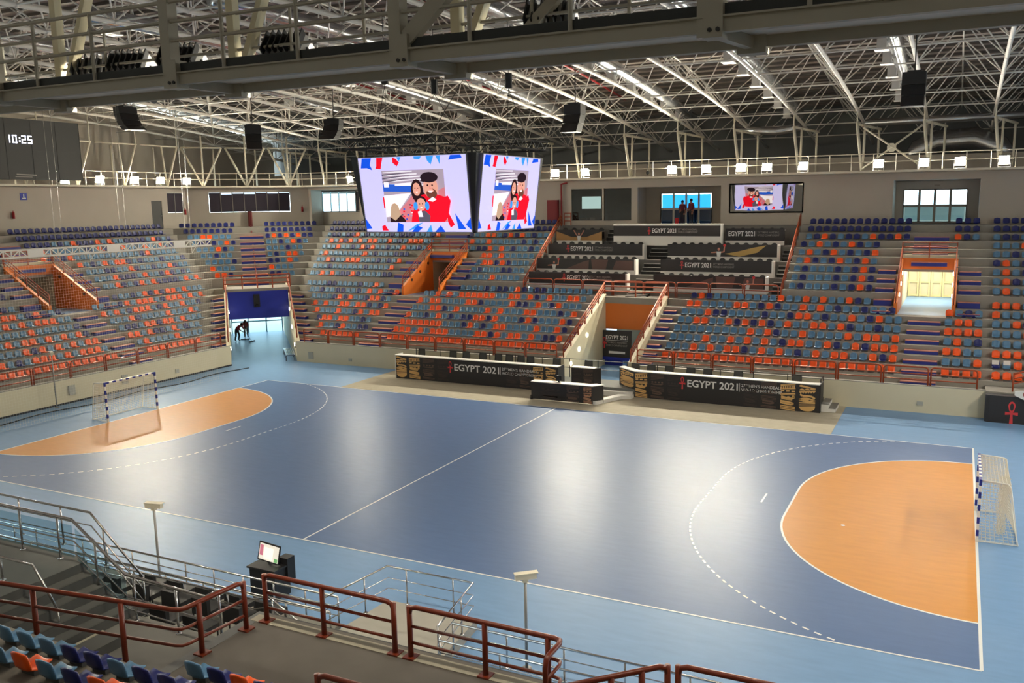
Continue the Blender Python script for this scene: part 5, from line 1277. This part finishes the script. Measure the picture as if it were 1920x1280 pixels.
steel_rail([(8.7, -15.4, .2), (26, -15.4, .2)], .75, SRL + 'one row behind the long edge rail', None, 1.6, (.6,))
steel_rail([(-14, -19.75, 3.5), (2.55, -19.75, 3.5), (4.05, -19.75, 2.55), (6.35, -19.85, 2.55), (6.7, -19.85, 2.75)], .95, SRL + 'with glass panels following the grey stair', None, 1.25, (.5, .22), .028)
m = MB(); m.box(-14, 2.5, -19.735, -19.72, 3.6, 4.3); m.prism([(2.6, -19.735), (4.0, -19.735), (4.0, -19.72), (2.6, -19.72)], [3.55, 2.7, 2.7, 3.55], [4.25, 3.35, 3.35, 4.25])
gp = thing('glass_panel', m, glass('railing_glass', (225, 240, 245), mix=.06), 'clear glass infill of the stair railing', 'glass')
steel_rail([(-14, -18.2, 2.9), (1.0, -18.2, 2.9), (2.6, -18.2, 1.6)], .95, SRL + 'on the far side of the grey stair', None, 1.6, (.66, .33))
steel_rail([(-4, -20.95, 3.5), (3.0, -20.95, 3.5), (3.6, -20.95, 2.7)], .5, 'low stainless handrail in the middle of the grey stair', None, 2.2, ())
steel_rail([(5.2, -15.3, .25), (5.6, -13.05, .3), (8.25, -13.05, .3), (8.6, -15.3, .25)], .98, SRL + 'around the small projecting camera platform', None, 1.35, (.66, .36), .022)
steel_rail([(5.0, -16.8, .25), (10, -16.8, .25)], .95, SRL + 'behind the small projecting camera platform', None, 1.4, (.6,))
m = MB(); m.prism([(5.2, -16.9), (8.7, -16.9), (8.3, -13.0), (5.55, -13.0)], 0, .28); thing('camera_platform', m, mat('grey_platform', (168, 164, 154), .7, noise=.1, nscale=2), 'small pale grey platform projecting toward the court', 'platform')
# black chairs on the box terraces
def box_chair(x, y, z):
    w = {.55: 'lowest', .95: 'middle', 1.4: 'highest'}[z]
    e = empty('box_chair', (x, y, z), 'black padded chair on the %s box terrace below the grey stair' % w, 'chair', 'chairs on the %s box terrace' % w)
    m = MB(); m.box(x - .25, x + .25, y - .25, y + .25, z + .38, z + .5); part('seat', m, black, e)
    m = MB(); m.prism([(x - .25, y - .32), (x + .25, y - .32), (x + .25, y - .22), (x - .25, y - .22)], z + .4, z + .8); part('backrest', m, black, e)
    m = MB(); [m.tube([(x + a, y + b, z), (x + a, y + b, z + .4)], .02, 5) for a in (-.2, .2) for b in (-.2, .2)]; part('legs', m, blackm, e)
for x in (-2.6, -1.7, -.7, .3, 1.3, 2.3, 3.3, 4.3): box_chair(x, -17.0, .95); box_chair(x + .3, -18.4, 1.4)
for x in (0.2, 1.2, 2.2, 3.2, 4.2): box_chair(x, -15.9, .55)
# brown-red near railings
def near_rail(pts, posts, label, feet=True, base=3.05, h=.95, curl=True):
    pts = [Vector(p) for p in pts]; e = empty('brown_railing', (pts[0].x, pts[0].y, base), label, 'railing'); up = Vector((0, 0, 1))
    def rnd(P):
        out = [P[0]]
        for a, b, c in zip(P, P[1:], P[2:]):
            d1, d2 = (a - b), (c - b); l = min(.14, d1.length * .45, d2.length * .45); p, q = b + d1.normalized() * l, b + d2.normalized() * l
            out += [p, (p + q) / 2 * .5 + b * .5, q]
        return out + [P[-1]]
    top = [p + up * (base + h) for p in pts]
    P = ([Vector((pts[0].x, pts[0].y, base))] if curl else []) + top + [Vector((pts[-1].x, pts[-1].y, base))]
    m = MB(); m.tube(rnd(P), .045, 9); part('top_rail', m, red_n, e, True)
    for q in (.62, .3):
        m = MB(); m.tube(rnd([p + up * (base + h * q) for p in pts]) if len(pts) > 2 else [p + up * (base + h * q) for p in pts], .03, 7); part('rail', m, red_n, e, True)
    for x, y, z in posts:
        m = MB(); m.tube([(x, y, z), (x, y, base + h)], .05, 8); p = part('post', m, red_n, e, True)
        if feet: m = MB(); m.box(x - .11, x + .11, y - .11, y + .11, z, z + .03); part('base_plate', m, red_n, p)
near_rail([(7.48, -19.45, 0), (10.42, -19.45, 0)], [(7.48, -19.45, 3.05), (8.85, -19.45, 3.05), (10.42, -19.45, 3.05)], 'brown-red railing panel in front of the monitor cart')
near_rail([(10.75, -19.45, 0), (13.66, -19.45, 0), (13.66, -20.1, 0)], [(10.75, -19.45, 3.05), (12.24, -19.45, 3.05), (13.4, -19.45, 3.05)], 'brown-red railing panel with a curled end before the camera pole')
near_rail([(2.0, -21.9, 0), (3.2, -21.74, 0), (7.22, -21.2, 0), (7.36, -19.86, 0)], [(3.96, -21.63, 2.55), (6.03, -21.42, 2.55), (7.29, -20.85, 3.05), (7.36, -19.86, 3.05)], 'brown-red railing that turns a corner beside the grey stair', curl=False)
near_rail([(14.1, -20.8, 0), (14.9, -20.0, 0), (15.40, -19.5, 0)], [(14.75, -20.15, 3.05), (15.1, -19.8, 3.05), (15.4, -19.5, 3.05)], 'brown-red railing panel set at an angle by the stair gap', curl=False)
near_rail([(15.55, -19.45, 0), (18.4, -19.4, 0)], [(15.55, -19.45, 3.05), (17, -19.42, 3.05), (18.4, -19.4, 3.05)], 'brown-red railing panel after the angled one')
near_rail([(10.75, -21.85, 0), (13.2, -21.85, 0)], [(10.75, -21.85, 3.05), (13.2, -21.85, 3.05)], 'brown-red railing panel beside the platform seats')
# monitor cart
e = empty('monitor_cart', (2.1, -13.75, 0), 'black equipment cart with a lit monitor on top', 'cart')
m = MB(); m.box(1.65, 2.55, -14.05, -13.45, .12, .95); part('body', m, black, e)
m = MB(); m.box(1.6, 2.6, -14.1, -13.4, .95, 1.0); part('top', m, blackm, e)
for x in (1.72, 2.48):
    for y in (-13.98, -13.52): m = MB(); m.tube([(x - .02, y, .06), (x + .02, y, .06)], .06, 8); part('wheel', m, blackm, e)
m = MB(); m.box(2.3, 2.62, -13.6, -13.3, .5, 1.18); part('side_case', m, black, e)
m = MB(); m.box(2.02, 2.1, -13.72, -13.66, 1.0, 1.15); part('stand', m, steel, e)
def MT(a, b, l=0): # tilted screen facing the camera side
    return (1.72 + a * .68, -13.75 + .12 * b - l, 1.12 + b * .42 - .06 * a)
def slab(mt, a0, a1, b0, b1, l, nm, par):
    m = MB(); f = [MT(a0, b0, l), MT(a1, b0, l), MT(a1, b1, l), MT(a0, b1, l)]; k = [MT(a0, b0, l - .03), MT(a1, b0, l - .03), MT(a1, b1, l - .03), MT(a0, b1, l - .03)]
    m.poly(f); m.poly(k[::-1]); [m.poly([f[i], k[i], k[(i + 1) % 4], f[(i + 1) % 4]]) for i in range(4)]; return part(nm, m, mt, par)
mo = slab(black, -.05, 1.05, -.08, 1.08, 0, 'monitor', e)
slab(mat('monitor_screen', (214, 208, 196), .4, emit=.6), 0, 1, 0, 1, .005, 'screen', mo); slab(mat('monitor_pink', (190, 110, 130), .4, emit=.5), .03, .2, .25, .9, .008, 'screen_window', mo); slab(mat('monitor_green', (110, 170, 110), .4, emit=.5), .8, .98, .02, .25, .008, 'screen_window', mo); slab(mat('monitor_white', (236, 232, 216), .4, emit=.7), .25, .72, .1, .8, .008, 'screen_window', mo)
# camera poles
def cam_pole(x, y, h, ang, label, z0=0):
    e = empty('camera_pole', (x, y, z0), label, 'camera')
    m = MB(); m.tube([(x, y, z0), (x, y, z0 + h)], .035, 8); m.tube([(x, y, z0), (x, y, z0 + .03)], .12, 10); part('pole', m, mat('pole_grey', (150, 150, 148), .4, .4), e, True)
    m = MB(); c, s = math.cos(ang), math.sin(ang)
    def T(a, b, d): return (x + a * c - b * s, y + a * s + b * c, z0 + h + d)
    m.box(-.24, .26, -.07, .07, .0, .13, T=T); m.box(-.26, .3, -.085, .085, .13, .15, T=T); m.box(-.06, .06, -.05, .05, -.08, 0, T=T); part('camera_head', m, mat('camera_ivory', (226, 218, 196), .5), e)
cam_pole(10.33, -14.2, 2.25, .7, 'ivory camera on a tall pole before the curled railing'); cam_pole(-1.5, -14.4, 2.35, .25, 'ivory camera on a tall pole above the box terraces'); cam_pole(-25.6, -.35, 3.0, -.5, 'ivory camera on a pole against the netted wall', 0)
# cable on the floor behind the goal
rc = random.Random(9); P = [(-24.6 + .25 * math.sin(i * .9) + (i - 11) * .02, -6 + i * .85, .02) for i in range(23)]
m = MB(); m.tube(P, .03, 5); thing('floor_cable', m, black, 'black cable snaking along the floor behind the netted goal', 'cable')

# ---------------------------------------------------------------- people
def person(name, label, loc, rz, J, rad, top_m, bottom_m, skin_m, hair_m, shoe_m, hem, neck, bag=None):
    """J: joint dict in local metres; one skinned body, coloured by height/limb"""
    names = list(J); idx = {n: i for i, n in enumerate(names)}
    E_ = [('pelvis', 'waist'), ('waist', 'chest'), ('chest', 'neck'), ('neck', 'head'), ('head', 'crown')]
    for s in 'lr': E_ += [('chest', 'sho_' + s), ('sho_' + s, 'elb_' + s), ('elb_' + s, 'wri_' + s), ('wri_' + s, 'han_' + s), ('pelvis', 'hip_' + s), ('hip_' + s, 'kne_' + s), ('kne_' + s, 'ank_' + s), ('ank_' + s, 'toe_' + s)]
    me = bpy.data.meshes.new('body'); me.from_pydata([J[n] for n in names], [(idx[a], idx[b]) for a, b in E_], [])
    o = bpy.data.objects.new('tmp', me); COL.objects.link(o)
    o.modifiers.new('s', 'SKIN'); sv = me.skin_vertices[0].data
    for i, n in enumerate(names):
        r = rad.get(n, rad.get(n.split('_')[0], .06)); sv[i].radius = r if isinstance(r, tuple) else (r, r); sv[i].use_root = (n == 'pelvis')
    sub = o.modifiers.new('b', 'SUBSURF'); sub.levels = 1; sub.render_levels = 1
    dg = bpy.context.evaluated_depsgraph_get(); bm = bpy.data.meshes.new_from_object(o.evaluated_get(dg)); bpy.data.objects.remove(o)
    for mt in (top_m, bottom_m, skin_m, shoe_m): bm.materials.append(mt)
    jv = {n: Vector(J[n]) for n in names}
    for p in bm.polygons:
        c = p.center; n = min(names, key=lambda q: (jv[q] - c).length)
        k = n.split('_')[0]
        mi = 2 if k in ('head', 'crown', 'han', 'wri', 'neck') else (1 if k in ('kne', 'hip', 'pelvis') else (3 if k in ('toe', 'ank') else 0))
        p.material_index = mi; p.use_smooth = True
    b = link(name, bm, None, loc); b.rotation_euler = (0, 0, rz); tag(b, label, 'person')
    h = jv['head']; f = Vector((0, -.1, 0))
    m = MB(); m.sphere((h.x, h.y + .025, h.z + .05), .118, 10, 7, sc=(.95, 1, 1.05)); hm = link('hair', m.mesh('hair', hair_m, smooth=True), b)
    m = MB()
    for sx in (-1, 1): m.sphere((h.x + sx * .035, h.y - .095, h.z + .01), .012, 6, 4)
    m.box(h.x - .03, h.x + .03, h.y - .105, h.y - .09, h.z - .07, h.z - .06); link('face', m.mesh('face', mat('face_dark', (70, 40, 34), .6)), b)
    for s in 'lr':
        w = jv['han_' + s]; d = (w - jv['wri_' + s]).normalized(); x = d.cross(Vector((0, 1, 0.01))).normalized(); m = MB()
        for q in range(4): a = w + x * (.03 - .02 * q); m.tube([a, a + d * (.04 + .008 * (1.5 - abs(q - 1.5))), a + d * .07 + Vector((0, -.015, 0))], .009, 5)
        m.tube([w + x * .035 - d * .03, w + x * .06 + d * .01], .01, 5); link('fingers', m.mesh('fingers', skin_m, smooth=True), b)
    return b
RAD = dict(pelvis=(.17, .13), waist=(.15, .12), chest=(.18, .13), neck=.06, head=.1, crown=.08, sho=.075, elb=.055, wri=.036, han=.037, hip=.11, kne=.08, ank=.055, toe=.045)
STAND = dict(pelvis=(0, 0, .95), waist=(0, 0, 1.12), chest=(0, 0, 1.36), neck=(0, 0, 1.5), head=(0, -.02, 1.62), crown=(0, 0, 1.7), sho_l=(.18, 0, 1.42), elb_l=(.24, .02, 1.14), wri_l=(.24, -.08, .92), han_l=(.23, -.12, .85), sho_r=(-.18, 0, 1.42), elb_r=(-.24, .02, 1.14), wri_r=(-.22, -.1, .95), han_r=(-.2, -.15, .9), hip_l=(.09, 0, .88), kne_l=(.1, -.01, .5), ank_l=(.1, .02, .09), toe_l=(.11, -.12, .04), hip_r=(-.09, 0, .88), kne_r=(-.1, -.01, .5), ank_r=(-.1, .02, .09), toe_r=(-.11, -.12, .04))
BEND = dict(pelvis=(0, .12, .92), waist=(0, .02, 1.06), chest=(0, -.22, 1.22), neck=(0, -.36, 1.3), head=(0, -.45, 1.36), crown=(0, -.48, 1.44), sho_l=(.18, -.24, 1.26), elb_l=(.22, -.42, 1.0), wri_l=(.12, -.6, .92), han_l=(.08, -.66, .9), sho_r=(-.18, -.24, 1.26), elb_r=(-.22, -.38, .98), wri_r=(-.1, -.52, .82), han_r=(-.06, -.58, .78), hip_l=(.09, .1, .86), kne_l=(.12, -.04, .48), ank_l=(.12, .06, .09), toe_l=(.13, -.1, .04), hip_r=(-.09, .12, .86), kne_r=(-.12, .1, .48), ank_r=(-.12, .22, .09), toe_r=(-.13, .06, .04))
sk = mat('skin', (170, 112, 86), .6); redj = mat('red_jacket', (190, 34, 40), .7); pinkj = mat('red_shirt', (196, 84, 80), .7); darkp = mat('dark_trousers', (34, 32, 40), .8); tanp = mat('grey_trousers', (120, 110, 108), .8); hairm = mat('black_hair', (24, 20, 20), .7); shoe = mat('dark_shoes', (30, 28, 30), .6); marn = mat('maroon_top', (110, 22, 34), .7)
p = GATE(-1.65, 11.6, 0); person('person', 'person in red jacket and dark trousers bending over a squeegee in the gateway lobby', (p[0], p[1], 0), math.radians(95), BEND, RAD, redj, darkp, sk, hairm, shoe, .9, 1.4)
p2 = GATE(-1.0, 13.4, 0); person('person', 'person in faded red top leaning on a squeegee in the gateway lobby', (p2[0], p2[1], 0), math.radians(40), BEND, RAD, pinkj, tanp, sk, mat('grey_hair', (120, 110, 105), .8), shoe, .9, 1.4)
for q, ang, lab in ((p, 95, 'floor squeegee held by the person in the red jacket'), (p2, 40, 'floor squeegee held by the person in the faded red top')):
    a = math.radians(ang); d = Vector((math.sin(a), -math.cos(a), 0)); b0 = Vector((q[0], q[1], 0))
    m = MB(); h0 = b0 + d * .5 + Vector((0, 0, 1.1)); h1 = b0 + d * 1.35 + Vector((0, 0, .05)); m.tube([h0, h1], .014, 6); x = Vector((-d.y, d.x, 0)); m.bar(h1 - x * .35, h1 + x * .35, .06, .08); thing('squeegee', m, blackm, lab, 'squeegee')
person('person', 'person in maroon top and cap standing at the upper glass doors', (.05, 32.9, 9.08), math.radians(10), STAND, RAD, marn, darkp, sk, hairm, shoe, .9, 1.4)
person('person', 'taller person in maroon jacket with long dark hair at the upper glass doors', (.75, 32.8, 9.08), math.radians(-20), {k: (v[0], v[1], v[2] * 1.06) for k, v in STAND.items()}, RAD, marn, darkp, sk, hairm, shoe, .9, 1.4)
m = MB(); m.box(-.45, -.2, 32.7, 32.9, 9.12, 9.55); thing('red_bag', m, redj, 'small red bag on the floor by the people at the upper doors', 'bag')
